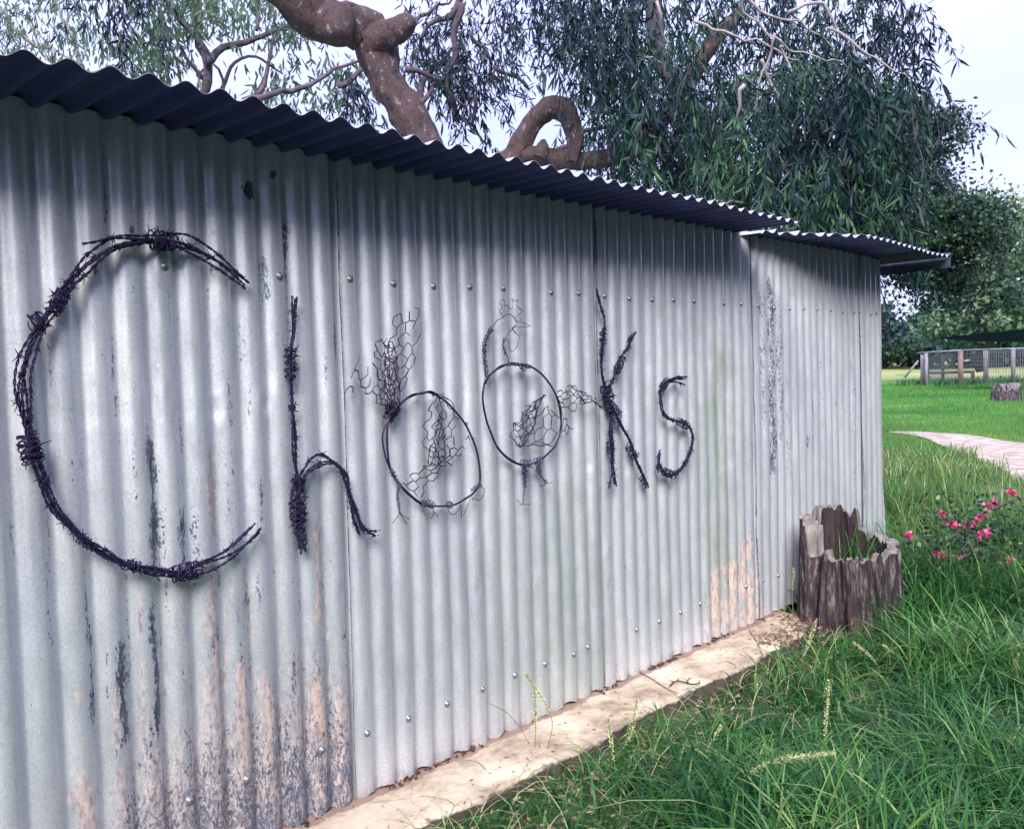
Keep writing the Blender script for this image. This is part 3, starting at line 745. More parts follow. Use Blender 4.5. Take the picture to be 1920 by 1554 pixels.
def netting(parent, patches, name='netting', seed=0, r=.0014):
    rr = random.Random(seed); mb = MB()
    for (L, R_, nu, nv, jit, drop, y0) in patches:
        nu = int(round(nu * 1.6)); nv = int(round(nv * .85))
        node = {}
        for i in range(nu + 1):
            for j in range(nv + 1):
                v = (j + (-.17 if (i + j) % 2 else .17)) / nv
                v = min(max(v, 0), 1); u = i / nu
                a = curve_at(L, v); b = curve_at(R_, v); p = a + (b - a) * u
                p = p + np.array([rr.gauss(0, jit), rr.gauss(0, jit)])
                node[i, j] = np.array(on_wall(p[0], p[1], y0 + rr.gauss(0, .0045) - .010 * math.sin(PI * u) * v))
        def seg(a, b):
            m = (a + b) / 2 + np.array([rr.gauss(0, .0007), 0, rr.gauss(0, .0007)])
            mb.tube([a, m, b], r, 4, False)
        for (i, j), p in node.items():
            rim = .35 + 1.3 * (j / nv) ** 3
            if i < nu and (rr.random() > drop * rim): seg(p, node[i + 1, j])
            if j < nv and (i + j) % 2 == 0 and (rr.random() > drop * rim * .8):
                q = node[i, j + 1]; seg(p, q)
                d = (q - p); mb.tube([p + d * .12, q - d * .12], r * 1.45, 4, False)
    for v in mb.v: v[:, 1] = np.minimum(v[:, 1], 2.037)
    return mb.build(name, M['net'], parent, False)
# --- left hen
h1 = empty('wire_hen', on_wall(800, 950, 2.03), 'left wire hen, an egg-shaped hoop with an upright fan of netting for a tail', 'wire hen', 'wire hens standing in for the two letters o')
egg = [(742, 772), (750, 757), (769.5, 744), (790, 736.5), (804, 736), (822, 743), (839, 755), (856, 774), (874, 798), (888, 828), (896, 855), (900, 885), (899, 908), (889, 923), (874, 934), (853, 946), (832, 949), (808, 948), (787, 941), (766, 925), (749, 908),
       (735, 887), (728, 859), (726, 824), (727, 798), (735, 782), (742, 772)]
wire(h1, 'hoop', egg, .0031, M['hoop'], 2.010, .008, .0006, 6)
wire(h1, 'hoop', [(735, 784), (722.6, 800), (717, 824), (722.6, 855.5), (733, 882), (752, 912), (770, 931), (792, 946), (812, 950)], .0024, M['hoop'], 2.012, .008, .0006)
wire(h1, 'hoop', [(738, 776), (752, 757), (772, 741), (792, 738), (806, 733), (822, 741)], .0028, M['hoop'], 2.006, .008, .001)
tangle(h1, on_wall(727, 786, 2.006), on_wall(744, 762, 2.006), .016, 16, M['hoop'], 'binding', .0012, .7, 26)
tangle(h1, on_wall(732, 778, 2.004), on_wall(738, 768, 2.004), .014, 8, M['hoop'], 'binding', .0012, .9, 10)
coil(h1, 'binding', [(733, 880), (741, 895), (750, 911)], .008, .0075, 330, M['coil'], .0010, 2.008)
for a, b, rad in (((790, 942), (799, 946), .009), ((801, 943), (814, 948), .010), ((838, 946), (848, 947), .010), ((885, 921), (900, 908), .007)):
    tangle(h1, on_wall(*a, 2.006), on_wall(*b, 2.006), rad, 8, M['coil'], 'binding', .0009, .8, 4)
for a in ((873, 793), (886, 822), (822, 744), (811, 738)):
    tangle(h1, on_wall(*a, 2.008), on_wall(a[0] + 3, a[1] + 4, 2.008), .004, 3, M['hoop'], 'binding', .0008, .6, 4)
coil(h1, 'leg', [(748, 912), (745, 928.5), (747, 944), (749.5, 963)], .0045, .003, 190, M['coil'], .0011)
for p in ([(749, 962), (758, 968), (767, 972)], [(749, 962), (757, 972), (763, 982)], [(748, 965), (741, 974), (736, 981)]): wire(h1, 'toe', p, .0008, M['net'], 2.012)
wire(h1, 'loose_wire', [(812, 953), (814, 962), (811, 968), (806, 972)], .0008, M['net'], 2.010, .004, .001); wire(h1, 'loose_wire', [(813, 961), (820, 965), (821, 971)], .0008, M['net'], 2.010)
wire(h1, 'loose_wire', [(839, 952), (844, 962), (852, 964), (858, 958), (864, 946)], .0008, M['net'], 2.008, .004, .0008)
wire(h1, 'loose_wire', [(864, 946), (865, 958), (865, 971)], .0008, M['net'], 2.008); wire(h1, 'loose_wire', [(882, 934), (876, 950), (869, 966)], .0004, M['net'], 2.008)
wire(h1, 'loose_wire', [(901, 906), (904, 914), (909, 916), (907, 926), (902, 934), (895, 938), (890, 934), (886, 937), (885, 930)], .0009, M['net'], 2.006, .004, .0006)
netting(h1, [([(727, 772), (722, 715), (724, 660), (735, 625), (738, 592)], [(744, 770), (758, 728), (779, 682), (786, 630), (786, 576)], 4, 11, 1.6, .22, 2.004),
             ([(729, 774), (712, 758), (700, 742), (672, 734), (646, 742)], [(737, 766), (722, 725), (706, 690), (690, 672), (678, 655)], 3, 9, 2.0, .3, 2.002),
             ([(728, 772), (716, 720), (704, 672), (700, 645)], [(745, 771), (750, 720), (744, 670), (727, 634)], 5, 10, 3.2, .25, 1.998),
             ([(730, 772), (724, 730), (716, 690), (722, 650)], [(742, 771), (746, 720), (748, 680), (733, 640)], 4, 9, 3.0, .3, 1.994)], 'tail_netting', 5)
netting(h1, [([(806, 873), (797, 852), (792, 828), (794, 798), (806, 770), (818, 740)], [(834, 868), (850, 852), (853, 812), (862, 780), (846, 752), (832, 738)], 5, 9, 1.5, .2, 2.006),
             ([(806, 872), (785, 878), (768, 892), (756, 905)], [(836, 872), (824, 890), (806, 912), (786, 936)], 3, 5, 1.5, .15, 2.010),
             ([(834, 868), (846, 868), (862, 852), (884, 848)], [(830, 856), (848, 838), (868, 828), (882, 814)], 2, 5, 1.5, .2, 2.012),
             ([(808, 871), (806, 850), (812, 820), (822, 790)], [(832, 867), (836, 845), (834, 815), (830, 770)], 4, 8, 2.5, .35, 2.000)], 'wing_netting', 9)
# --- right hen
h2 = empty('wire_hen', on_wall(990, 870, 2.03), 'right wire hen, a round hoop with coiled neck, wire comb and pointed beak', 'wire hen', 'wire hens standing in for the two letters o')
ring = [(908, 720), (905, 742), (907, 764), (912, 787), (920, 810), (930, 834), (945, 852), (962, 864), (975, 870), (990, 871), (1007, 866), (1020, 857), (1034, 844), (1044, 830), (1050.6, 809), (1052, 787), (1048, 760), (1040.6, 737), (1030, 719), (1014, 700), (994, 687), (975, 683),
        (956, 683), (939.6, 686), (927, 696), (915, 707), (908, 720)]
wire(h2, 'hoop', ring, .0033, M['hoop'], 2.010, .008, .0004, 6)
wire(h2, 'hoop', [(931, 838), (948, 857), (965, 868), (985, 873), (1004, 867)], .0026, M['hoop'], 2.008)
wire(h2, 'hoop', [(1036, 728), (1045, 744), (1051, 762), (1053, 780), (1053, 800)], .0015, M['hoop'], 2.006, .008, .001)
wire(h2, 'hoop', [(909, 714), (924, 698), (940, 688), (958, 680), (976, 685), (995, 686)], .0029, M['hoop'], 2.006, .008, .0012)
coil(h2, 'neck_coil', [(913, 707), (911, 688), (908, 672), (908, 658)], .0075, .0065, 170, M['coil'], .0011, messy=.6)
coil(h2, 'neck_coil', [(908, 660), (908, 645), (914, 628.5), (922, 616)], .0085, .0075, 240, M['coil'], .0011, messy=.6)
wire(h2, 'head_wire', [(912, 706), (910, 688), (908, 660), (910, 640), (922, 615), (931.5, 601.5), (942, 596), (950, 590), (957, 589.5), (964, 595), (967, 601), (967.5, 605)], .0012, M['coil'], 2.012)
wire(h2, 'beak', [(967, 601.5), (981.6, 606), (994.4, 611.6), (980, 613), (967, 612), (969, 606), (967, 601)], .0008, M['coil'], 2.012)
wire(h2, 'comb', [(945, 595), (938, 586.6), (937, 580), (941.6, 576), (937.5, 567.6), (943.6, 561), (945.7, 566), (945, 574), (950, 572), (956, 578), (961, 578), (962, 566), (959, 561.5), (962.6, 561), (966.7, 565.6), (972, 561.5), (969, 574), (980, 582.5), (973, 589), (966.7, 597)], .0009, M['coil'], 2.012, .003)
wire(h2, 'wattle', [(966.7, 611.6), (961, 616), (966, 624), (973, 630), (972, 642), (965, 655.6), (959, 659), (955, 654), (953.8, 642), (950.4, 635), (945, 636)], .0009, M['coil'], 2.012, .004)
coil(h2, 'wattle', [(967, 611), (961, 616), (966, 624)], .0022, .0022, 260, M['coil'], .0008)
coil(h2, 'throat_coil', [(946, 636), (943, 646), (946, 656), (948, 664)], .0055, .0035, 230, M['coil'], .0010, messy=.7)
wire(h2, 'throat_wire', [(948, 662), (953, 672), (953.5, 682)], .0012, M['coil'], 2.010); wire(h2, 'throat_wire', [(960, 618), (952, 626), (948, 634)], .0005, M['coil'], 2.012)
coil(h2, 'binding', [(952, 683), (972, 683), (994, 688)], .007, .006, 260, M['coil'], .0011, 2.006, .7)
tangle(h2, on_wall(976, 686, 2.004), on_wall(984, 690, 2.004), .009, 5, M['hoop'], 'binding', .0011, .9, 10)
coil(h2, 'binding', [(909, 719), (912, 712), (918, 704)], .006, .006, 300, M['coil'], .0010, 2.006)
tangle(h2, on_wall(978, 868, 2.004), on_wall(998, 869, 2.004), .012, 12, M['coil'], 'binding', .0010, .8, 8)
tangle(h2, on_wall(1003, 866, 2.004), on_wall(1016, 862, 2.004), .011, 8, M['coil'], 'binding', .0010, .8, 4)
coil(h2, 'leg', [(983, 872), (984, 890), (983.7, 912.5)], .013, .005, 300, M['coil'], .0011, 2.004, .4)
coil(h2, 'leg', [(1008, 870), (1012, 887), (1024, 906)], .010, .005, 300, M['coil'], .0011, 2.004, .4)
coil(h2, 'shank', [(984, 912), (982, 926), (981, 944)], .0026, .0026, 110, M['coil'], .0010)
for p in ([(980, 945), (974, 942), (969, 935)], [(980, 946), (972, 948)], [(981, 946), (988, 945), (995, 946)], [(1024, 907), (1030, 905), (1036, 904)], [(1023, 908), (1016, 911), (1010, 909)]): wire(h2, 'toe', p, .0007, M['net'], 2.010)
netting(h2, [([(978, 838), (966, 832), (956, 824), (957, 808), (962, 794), (978, 790), (980, 768)], [(978, 838), (990, 818), (1001, 800), (1003, 782), (1008, 765), (1021, 740)], 4, 8, 1.4, .12, 2.006),
             ([(958, 806), (960, 796), (976, 794), (982, 770), (1000, 758), (1020, 741)], [(990, 828), (1000, 806), (1002, 786), (1006, 770), (1012, 758), (1021, 742)], 3, 7, 2.2, .25, 2.000),
             ([(978, 838), (992, 815), (1001, 800), (1004, 778), (1022, 765)], [(1014, 830), (1036, 838), (1052, 812), (1052, 780), (1034, 760)], 4, 5, 1.6, .18, 2.008)], 'wing_netting', 21)
wire(h2, 'netting_edge', [(977, 838), (990, 820), (1000.5, 800), (1004, 778), (1013, 755), (1020.5, 741)], .0013, M['net'], 2.004, .006, .001)
netting(h2, [([(1042, 735), (1060, 727), (1075, 722), (1092, 735), (1110, 744), (1128, 764)], [(1048, 762), (1062, 770), (1078, 771), (1092, 758), (1112, 752), (1132, 766)], 4, 9, 1.7, .12, 2.004),
             ([(1060, 727), (1076, 722), (1088, 738), (1096, 756)], [(1062, 742), (1072, 738), (1090, 748), (1098, 757)], 2, 5, 1.5, .2, 2.000),
             ([(1053, 782), (1064, 785), (1076, 808)], [(1053, 822), (1062, 815), (1068, 800)], 2, 3, 1.5, .3, 2.008)], 'tail_netting', 31)

# ================================================================== LEAF AND BLADE MAKERS (vectorised)
def unit(v): return v / (np.linalg.norm(v, axis=1)[:, None] + 1e-9)
def leaf_arrays(P, D, L, W, bend=.25, tint=None, rng=RNG):
    """long leaves: 6 points, 4 faces"""
    n = len(P); D = unit(D)
    R = rng.normal(size=(n, 3)); S = unit(np.cross(D, R)); N = np.cross(S, D)
    L = np.broadcast_to(L, (n,))[:, None]; W = np.broadcast_to(W, (n,))[:, None]
    b = (rng.random((n, 1)) - .3) * bend
    c1 = P + D * L * .35 + N * L * b * .25; c2 = P + D * L * .72 + N * L * b * .7; tip = P + D * L + N * L * b * 1.3
    V = np.stack([P, c1 + S * W * .5, c1 - S * W * .5, c2 + S * W * .38, c2 - S * W * .38, tip], 1).reshape(-1, 3)
    o = np.arange(n)[:, None] * 6
    Q = o + np.array([[1, 3, 4, 2]]); T = np.concatenate([o + np.array([[0, 1, 2]]), o + np.array([[3, 5, 4]])])
    return V, Q, T, np.repeat(tint if tint is not None else rng.random(n), 6)
def kite_arrays(P, D, L, W, tint=None, rng=RNG):
    n = len(P); D = unit(D)
    R = rng.normal(size=(n, 3)); S = unit(np.cross(D, R)); N = np.cross(S, D)
    L = np.broadcast_to(L, (n,))[:, None]; W = np.broadcast_to(W, (n,))[:, None]
    V = np.stack([P, P + D * L * .45 + S * W * .5 + N * W * .15, P + D * L, P + D * L * .45 - S * W * .5 + N * W * .15], 1).reshape(-1, 3)
    o = np.arange(n)[:, None] * 4
    return V, o + np.array([[0, 1, 2, 3]]), None, np.repeat(tint if tint is not None else rng.random(n), 4)
def foliage(name, arrs, mat, parent=None, kind='stuff'):
    V = []; Q = []; T = []; A_ = []; off = 0
    for v, q, t, a in arrs:
        V.append(v); Q.append(q + off)
        if t is not None: T.append(t + off)
        A_.append(a); off += len(v)
    f = [np.concatenate(Q)] + ([np.concatenate(T)] if T else [])
    me = mesh_np(name, np.vstack(V), f, mat, {'tint': np.clip(np.concatenate(A_), 0, 1)})
    o = link(name, me, parent)
    if kind: o['kind'] = kind
    return o
def pt_in_poly(poly, n, rng):
    P = np.array(poly, float); x0, y0 = P.min(0); x1, y1 = P.max(0); out = np.zeros((0, 2))
    while len(out) < n:
        c = np.stack([rng.uniform(x0, x1, n), rng.uniform(y0, y1, n)], -1); out = np.vstack([out, c[inpoly(c[:, 0], c[:, 1], poly)]])
    return out[:n]
def clumps(pts, n, sig, rng):
    i = rng.integers(0, len(pts), n); return pts[i] + rng.normal(size=(n, 3)) * sig, i
def branch(mb, pts, r0, r1, wig=0., sides=7, step=None):
    P = smooth_path(pts, step or max(.05, r0 * 1.2)); n = len(P)
    if wig:
        sd = random.random() * 100
        P = P + np.array([[mnoise.noise(Vector((i * .35, sd + k * 9, 0))) for k in range(3)] for i in range(n)]) * wig
    mb.tube(P, np.linspace(r0, r1, n), sides); return P
def twigs(mb, start, dirv, length, r, depth, rng, droop=.2, wig=.35, kids=3, tips=None):
    n = max(4, int(length / .12)); p = np.array(start, float); d = np.array(dirv, float); d /= np.linalg.norm(d); pts = [p.copy()]
    for i in range(n):
        d = d + rng.normal(size=3) * wig * .5 + np.array([0, 0, -droop * .2]); d /= np.linalg.norm(d)
        p = p + d * length / n; pts.append(p.copy())
    mb.tube(pts, np.linspace(r, r * .4, len(pts)), 5 if r > .01 else 4)
    if tips is not None: tips.append((pts[-1], d))
    if depth > 0:
        for k in range(kids):
            i = rng.integers(n // 3, n + 1); dd = d + rng.normal(size=3) * .8; dd[2] -= droop
            twigs(mb, pts[i], dd, length * rng.uniform(.45, .75), r * .5, depth - 1, rng, droop, wig, kids, tips)

# ================================================================== GUM TREE BEHIND THE SHED
gum = empty('gum_tree', at_dist(900, 780, 6.8), 'big weeping gum tree leaning over the shed roof, pink mottled limbs', 'tree')
def limb(pix, D, r, name='limb', lump=.24, sides=22, mat=None):
    Ds = D if isinstance(D, (list, tuple)) else [D] * len(pix)
    P = smooth_path([at_dist(a, b, d) for (a, b), d in zip(pix, Ds)], .035); n = len(P)
    R = np.interp(np.linspace(0, 1, n), np.linspace(0, 1, len(r)), r)
    T = np.gradient(P, axis=0); T /= np.linalg.norm(T, axis=1)[:, None]
    N = np.cross(T, np.array([.3, 1, .1])); N /= np.linalg.norm(N, axis=1)[:, None]; Bn = np.cross(T, N)
    V = np.zeros((n, sides + 1, 3))
    for j in range(sides + 1):
        a = 2 * PI * (j % sides) / sides
        dirv = np.cos(a) * N + np.sin(a) * Bn
        q = np.array([mnoise.noise(Vector(P[i] * 5 + dirv[i] * 1.2)) * lump + mnoise.noise(Vector(P[i] * 14 + dirv[i] * 3)) * lump * .5 for i in range(n)])
        V[:, j] = P + dirv * (R * (1 + q))[:, None]
    mb = MB(); mb.grid(V)
    mb.add(np.vstack([V[0, :sides], P[0]]), None, [(sides, (j + 1) % sides, j) for j in range(sides)])
    mb.add(np.vstack([V[-1, :sides], P[-1]]), None, [(sides, j, (j + 1) % sides) for j in range(sides)])
    return mb.build(name, mat or M['bark'], gum, True)
limb([(900, 800), (885, 620), (860, 430), (828, 330), (790, 255), (752, 190), (722, 150), (706, 100), (700, 62)], 6.8, [.24, .20, .15, .125, .12, .115, .135, .12, .15], 'trunk', .3)
limb([(712, 95), (690, 62), (655, 45), (610, 40), (575, 22), (540, -8), (480, -60), (400, -130)], [6.8, 6.8, 6.75, 6.7, 6.6, 6.5, 6.4, 6.3], [.12, .16, .14, .17, .10, .11, .10, .08], 'limb')
limb([(640, 18), (628, 40), (618, 58), (611, 72), (608, 80)], 6.6, [.12, .155, .165, .11, .02], 'burl', .2)
limb([(700, 75), (735, 60), (758, 46), (772, 40), (779, 38)], [6.75, 6.65, 6.6, 6.57, 6.56], [.13, .105, .09, .07, .01], 'stub')
limb([(880, 420), (925, 340), (965, 292), (985, 255), (1008, 218), (1035, 203), (1066, 218), (1078, 262), (1074, 303)], 6.9, [.15, .12, .10, .115, .085, .075, .095, .08, .07, .04], 'limb', .34)
limb([(950, 290), (1000, 292), (1050, 300), (1110, 300), (1180, 280), (1260, 200), (1330, 90), (1390, 20)], [6.9, 6.9, 6.95, 7, 7.1, 7.3, 7.4, 7.5], [.06, .07, .07, .07, .065, .06, .055, .04], 'limb')
limb([(1010, 295), (1018, 276), (1026, 270)], 6.85, [.05, .05, .035], 'stub')
limb([(1390, 400), (1330, 250), (1240, 120), (1228, 40), (1215, -60)], 7.6, [.07, .07, .06, .07, .06], 'limb', .1, 14, M['bark_dark'])
rngg = np.random.default_rng(3)
mbp = MB(); mbd = MB()
for p in ([(1385, -20), (1395, 20), (1430, 60), (1480, 90), (1560, 110), (1600, 130)], [(1400, -10), (1440, 30), (1500, 45), (1560, 90)], [(1450, 60), (1440, 120), (1420, 170), (1400, 230)], [(1470, 80), (1500, 150), (1530, 200), (1560, 210)],
          [(1180, 120), (1220, 105), (1260, 120)], [(1235, 0), (1240, 60), (1255, 90), (1250, 130)], [(1430, 120), (1450, 180), (1470, 230), (1500, 260)], [(1520, 270), (1535, 300), (1530, 330)], [(1480, 20), (1530, 10), (1580, 60), (1610, 110)],
          [(1160, 170), (1200, 165), (1240, 180)], [(1400, 150), (1380, 210), (1370, 280)], [(1560, 60), (1640, 110), (1700, 160)], [(1300, 40), (1350, 60), (1420, 75), (1500, 120)]):
    D0 = rngg.uniform(6.2, 6.8)
    mbp = MB(); branch(mbp, [at_dist(a, b, D0 + .1 * i) for i, (a, b) in enumerate(p)], rngg.uniform(.008, .016), .004, .06, 6, .05)
    mbp.build('branch', M['bark_pale'], gum, True)
for p in ([(860, -20), (850, 30), (800, 60), (785, 90), (800, 130)], [(865, 0), (862, 60), (850, 110), (835, 150), (870, 200)], [(880, 60), (900, 80), (920, 110), (925, 160)], [(790, 190), (800, 150), (835, 120), (860, 90)], [(760, 130), (800, 140), (820, 155)],
          [(775, 205), (800, 180), (830, 130)], [(900, 180), (890, 230), (905, 270)], [(830, 150), (850, 200), (880, 230), (900, 250)], [(640, 165), (680, 130), (700, 110)], [(460, 190), (520, 180), (560, 160), (620, 145), (680, 110)], [(930, 120), (960, 150), (990, 170)],
          [(1050, 280), (1100, 245), (1180, 230), (1240, 245)], [(1140, 240), (1150, 300), (1145, 350)], [(740, 60), (800, 30), (840, -10)]):
    D0 = rngg.uniform(7.0, 7.8)
    mbd = MB(); branch(mbd, [at_dist(a, b, D0 + .08 * i) for i, (a, b) in enumerate(p)], rngg.uniform(.018, .034), .009, .07, 6, .05)
    mbd.build('branch', M['bark_dark'], gum, True)
def hanging(polys, mat, name, Llen=.095, Wl=.0145, per=21):
    """drooping sprays of long leaves"""
    arrs = []; mb = MB()
    for poly, n, d0, d1, bright in polys:
        q = pt_in_poly(poly, n, rngg); D = rngg.uniform(d0, d1, n)
        S0 = at_dist_arr(q[:, 0], q[:, 1], D)
        sl = rngg.uniform(.25, .6, n)
        hd = unit(np.stack([rngg.normal(size=n), rngg.normal(size=n), -1.6 + 0 * D], -1))
        cl = np.array([mnoise.noise(Vector(S0[i] * 1.9)) for i in range(n)])
        t = rngg.random((n, per)); t.sort(axis=1)
        bendv = rngg.normal(size=(n, 3)) * .12; bendv[:, 2] = -.25
        P = S0[:, None] + hd[:, None] * (sl[:, None] * t)[..., None] + bendv[:, None] * (sl[:, None] * t ** 2)[..., None]
        P = P.reshape(-1, 3)
        Dv = np.repeat(hd, per, 0) * .5 + rngg.normal(size=(n * per, 3)) * .62 + np.array([0, 0, -1.0])
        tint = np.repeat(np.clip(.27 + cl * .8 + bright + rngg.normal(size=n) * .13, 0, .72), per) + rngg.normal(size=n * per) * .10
        arrs.append(leaf_arrays(P, Dv, Llen * rngg.uniform(.45, 1.45, n * per), Wl * rngg.uniform(.7, 1.3, n * per), .35, tint, rngg))
        for i in range(0, n, 7):
            tt2 = np.array([0, .35, .7, 1.])
            mb.tube(S0[i] + hd[i] * (sl[i] * tt2)[:, None] + bendv[i] * (sl[i] * tt2 ** 2)[:, None], [.0035, .0028, .002, .0012], 3, False)
    foliage(name, arrs, mat, gum)
    mb.build('twig', M['bark_dark'], gum)['kind'] = 'stuff'
crownA = [(985, -60), (990, 30), (1080, 70), (1090, 180), (1100, 260), (1180, 330), (1330, 350), (1500, 370), (1560, 400), (1640, 380), (1700, 300), (1735, 210), (1745, 90), (1720, -60)]
crownA2 = [(1180, 60), (1160, 250), (1330, 330), (1500, 360), (1600, 350), (1660, 200), (1600, 60), (1400, 120)]
hang_edge = [(1500, 260), (1560, 400), (1680, 400), (1730, 240), (1740, 120), (1650, 100)]
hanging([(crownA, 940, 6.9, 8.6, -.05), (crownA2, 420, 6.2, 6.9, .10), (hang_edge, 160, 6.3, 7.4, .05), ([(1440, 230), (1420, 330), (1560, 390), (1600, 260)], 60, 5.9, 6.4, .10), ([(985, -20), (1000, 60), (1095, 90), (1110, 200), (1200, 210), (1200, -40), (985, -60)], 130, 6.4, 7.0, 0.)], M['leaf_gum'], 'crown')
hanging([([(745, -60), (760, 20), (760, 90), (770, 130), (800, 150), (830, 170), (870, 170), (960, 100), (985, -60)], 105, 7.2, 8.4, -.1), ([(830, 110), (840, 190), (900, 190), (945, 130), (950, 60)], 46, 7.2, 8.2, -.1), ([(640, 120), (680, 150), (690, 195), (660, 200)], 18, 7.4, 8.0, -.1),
         ([(760, 40), (800, 100), (850, 100), (880, 0)], 40, 7.2, 8.2, -.1), ([(170, -60), (215, 15), (270, 5), (290, -60)], 26, 6.5, 7.2, -.1), ([(1085, 230), (1100, 300), (1300, 330), (1420, 340), (1300, 220)], 150, 8.6, 9.6, -.15)], M['leaf_gum_dark'], 'crown', .09, .014, 18)

# ================================================================== OTHER TREES
def simple_tree(name, label, stems, polys, leafm, barkm, base, L, W, clump, leaf='kite', droop=-.5, seed=1, cat='tree', group=None):
    """stems: list of (pixel path, D, r0, r1); polys: list of (poly, nclumps, per clump, d0, d1, bright)"""
    t = empty(name, base, label, cat, group); rg = np.random.default_rng(seed)
    for k, (p, D, r0, r1) in enumerate(stems):
        mb = MB(); branch(mb, [at_dist(a, b, D) for a, b in p], r0, r1, r0 * 1.6, 7, max(.08, r0))
        mb.build('trunk' if k == 0 else 'branch', barkm, t, True)
    arrs = []
    for poly, nc, per, d0, d1, br in polys:
        q = pt_in_poly(poly, nc, rg); D = rg.uniform(d0, d1, nc); C = at_dist_arr(q[:, 0], q[:, 1], D)
        cl = np.array([mnoise.noise(Vector(c * (1.2 / clump * .25))) for c in C])
        sz = rg.uniform(.5, 1.35, nc)
        i = np.repeat(np.arange(nc), per); off = rg.normal(size=(nc * per, 3)) * np.array([1, 1, .65])
        P = C[i] + off * clump * sz[i][:, None]
        Dv = rg.normal(size=(nc * per, 3)) + np.array([0, 0, droop])
        tint = np.clip(.30 + cl[i] * .7 + br + off[:, 2] * .06 + rg.normal(size=nc * per) * .14, 0, 1)
        f = leaf_arrays if leaf == 'long' else kite_arrays
        Ls = L * rg.uniform(.6, 1.3, nc * per); Ws = W * rg.uniform(.7, 1.3, nc * per)
        arrs.append(f(P, Dv, Ls, Ws, .3, tint, rg) if leaf == 'long' else f(P, Dv, Ls, Ws, tint, rg))
    foliage('crown', arrs, leafm, t)
    return t
simple_tree('pale_gum_tree', 'thin open gum tree above the left part of the roof, crooked purple-grey branches', [
    ([(420, 800), (400, 500), (384, 330), (380, 250), (383, 210), (385, 120), (372, 50), (350, -40)], 13, .16, .04),
    ([(384, 120), (420, 95), (470, 75), (520, 55), (560, 45), (578, 50)], 12.8, .055, .02), ([(390, 105), (360, 60), (330, 20), (310, -20)], 13, .05, .02), ([(470, 190), (495, 160), (505, 110), (520, 60)], 12.6, .04, .015),
    ([(455, 200), (480, 180), (500, 150)], 12.8, .035, .015), ([(383, 150), (350, 110), (325, 70), (300, 40)], 13.2, .03, .012), ([(400, 230), (420, 150), (400, 120)], 13, .035, .015), ([(360, 200), (375, 150), (380, 130)], 13.1, .025, .012),
    ([(345, 230), (335, 120), (320, 90), (290, 40)], 13.4, .025, .01), ([(410, 170), (440, 120), (480, 110), (530, 140)], 13.2, .03, .012), ([(480, 60), (482, 30), (478, -30)], 12.8, .03, .012), ([(520, 55), (560, 60), (572, 85)], 12.6, .022, .01)],
    [([(250, -20), (255, 40), (300, 70), (370, 60), (420, 50), (430, -20)], 30, 34, 12, 14, .1), ([(185, 60), (190, 95), (230, 110), (300, 120), (290, 70)], 11, 30, 12.5, 14, .0), ([(430, -20), (440, 70), (520, 90), (575, 60), (600, -20)], 22, 28, 12, 14, .05),
     ([(230, 90), (280, 150), (340, 140), (330, 90)], 9, 28, 12.5, 14, .15), ([(440, 100), (420, 180), (500, 200), (600, 195), (580, 110)], 13, 24, 12, 13.5, -.1), ([(600, 100), (610, 190), (690, 220), (700, 130)], 11, 30, 12, 13, -.2), ([(240, 120), (300, 130), (310, 170), (250, 155)], 6, 30, 12, 13, -.1)],
    M['leaf_pale'], M['bark_dark'], at_dist(420, 800, 13), .15, .034, .20, 'long', -2.2, 5)
simple_tree('wispy_gum_tree', 'wispy bare-twigged gum at the far left above the roof edge', [
    ([(140, 800), (120, 400), (110, 130), (60, 80), (20, 30), (-20, -20)], 15, .10, .02), ([(150, 125), (140, 80), (120, 40), (100, -10)], 15, .035, .01), ([(75, 90), (60, 50), (20, 15)], 15, .02, .008), ([(148, 120), (110, 100), (70, 60), (50, 20)], 15.2, .02, .008), ([(120, 60), (130, 30), (150, 0)], 15, .02, .008)],
    [([(90, -20), (100, 60), (150, 80), (170, 40), (150, -20)], 9, 45, 14, 16, .1), ([(-20, 30), (-20, 100), (30, 120), (60, 90), (20, 20)], 9, 60, 14, 16, 0.), ([(-20, -20), (0, 30), (60, 40), (80, -20)], 6, 40, 14, 16, .1), ([(110, 40), (120, 90), (160, 110), (160, 60)], 4, 35, 14, 16, .1)],
    M['leaf_pale'], M['bark_pale'], at_dist(140, 800, 15), .14, .026, .22, 'long', -2.2, 6)
simple_tree('bushy_tree', 'dense round-leaved dark tree behind the right end of the roof', [
    ([(1630, 720), (1632, 560), (1645, 440), (1670, 330), (1700, 260)], 14, .13, .05), ([(1695, 450), (1760, 400), (1800, 400)], 14, .07, .03), ([(1690, 340), (1740, 270), (1790, 230)], 14, .05, .02), ([(1690, 480), (1740, 450), (1800, 480), (1850, 430)], 13.8, .05, .02)],
    [([(1600, 200), (1640, 330), (1720, 300), (1780, 280), (1822, 245), (1815, 218), (1750, 215), (1700, 190)], 52, 190, 13, 15, .0), ([(1560, 400), (1560, 440), (1700, 470), (1760, 500), (1790, 460), (1850, 460), (1900, 430), (1890, 390), (1830, 365), (1790, 400), (1780, 330), (1700, 300), (1640, 330), (1600, 370)], 92, 180, 13, 15, .10),
     ([(1500, 370), (1520, 430), (1620, 440), (1680, 450), (1680, 380)], 50, 190, 13, 15, .05), ([(1655, 500), (1660, 525), (1700, 530), (1740, 590), (1790, 560), (1800, 480), (1740, 480)], 26, 170, 13, 15, -.12), ([(1700, 400), (1720, 460), (1880, 450), (1880, 400), (1800, 380)], 45, 190, 12.6, 13.4, .2)],
    M['leaf_round'], M['bark_dark'], at_dist(1630, 720, 14), .060, .040, .16, 'kite', -.3, 8)
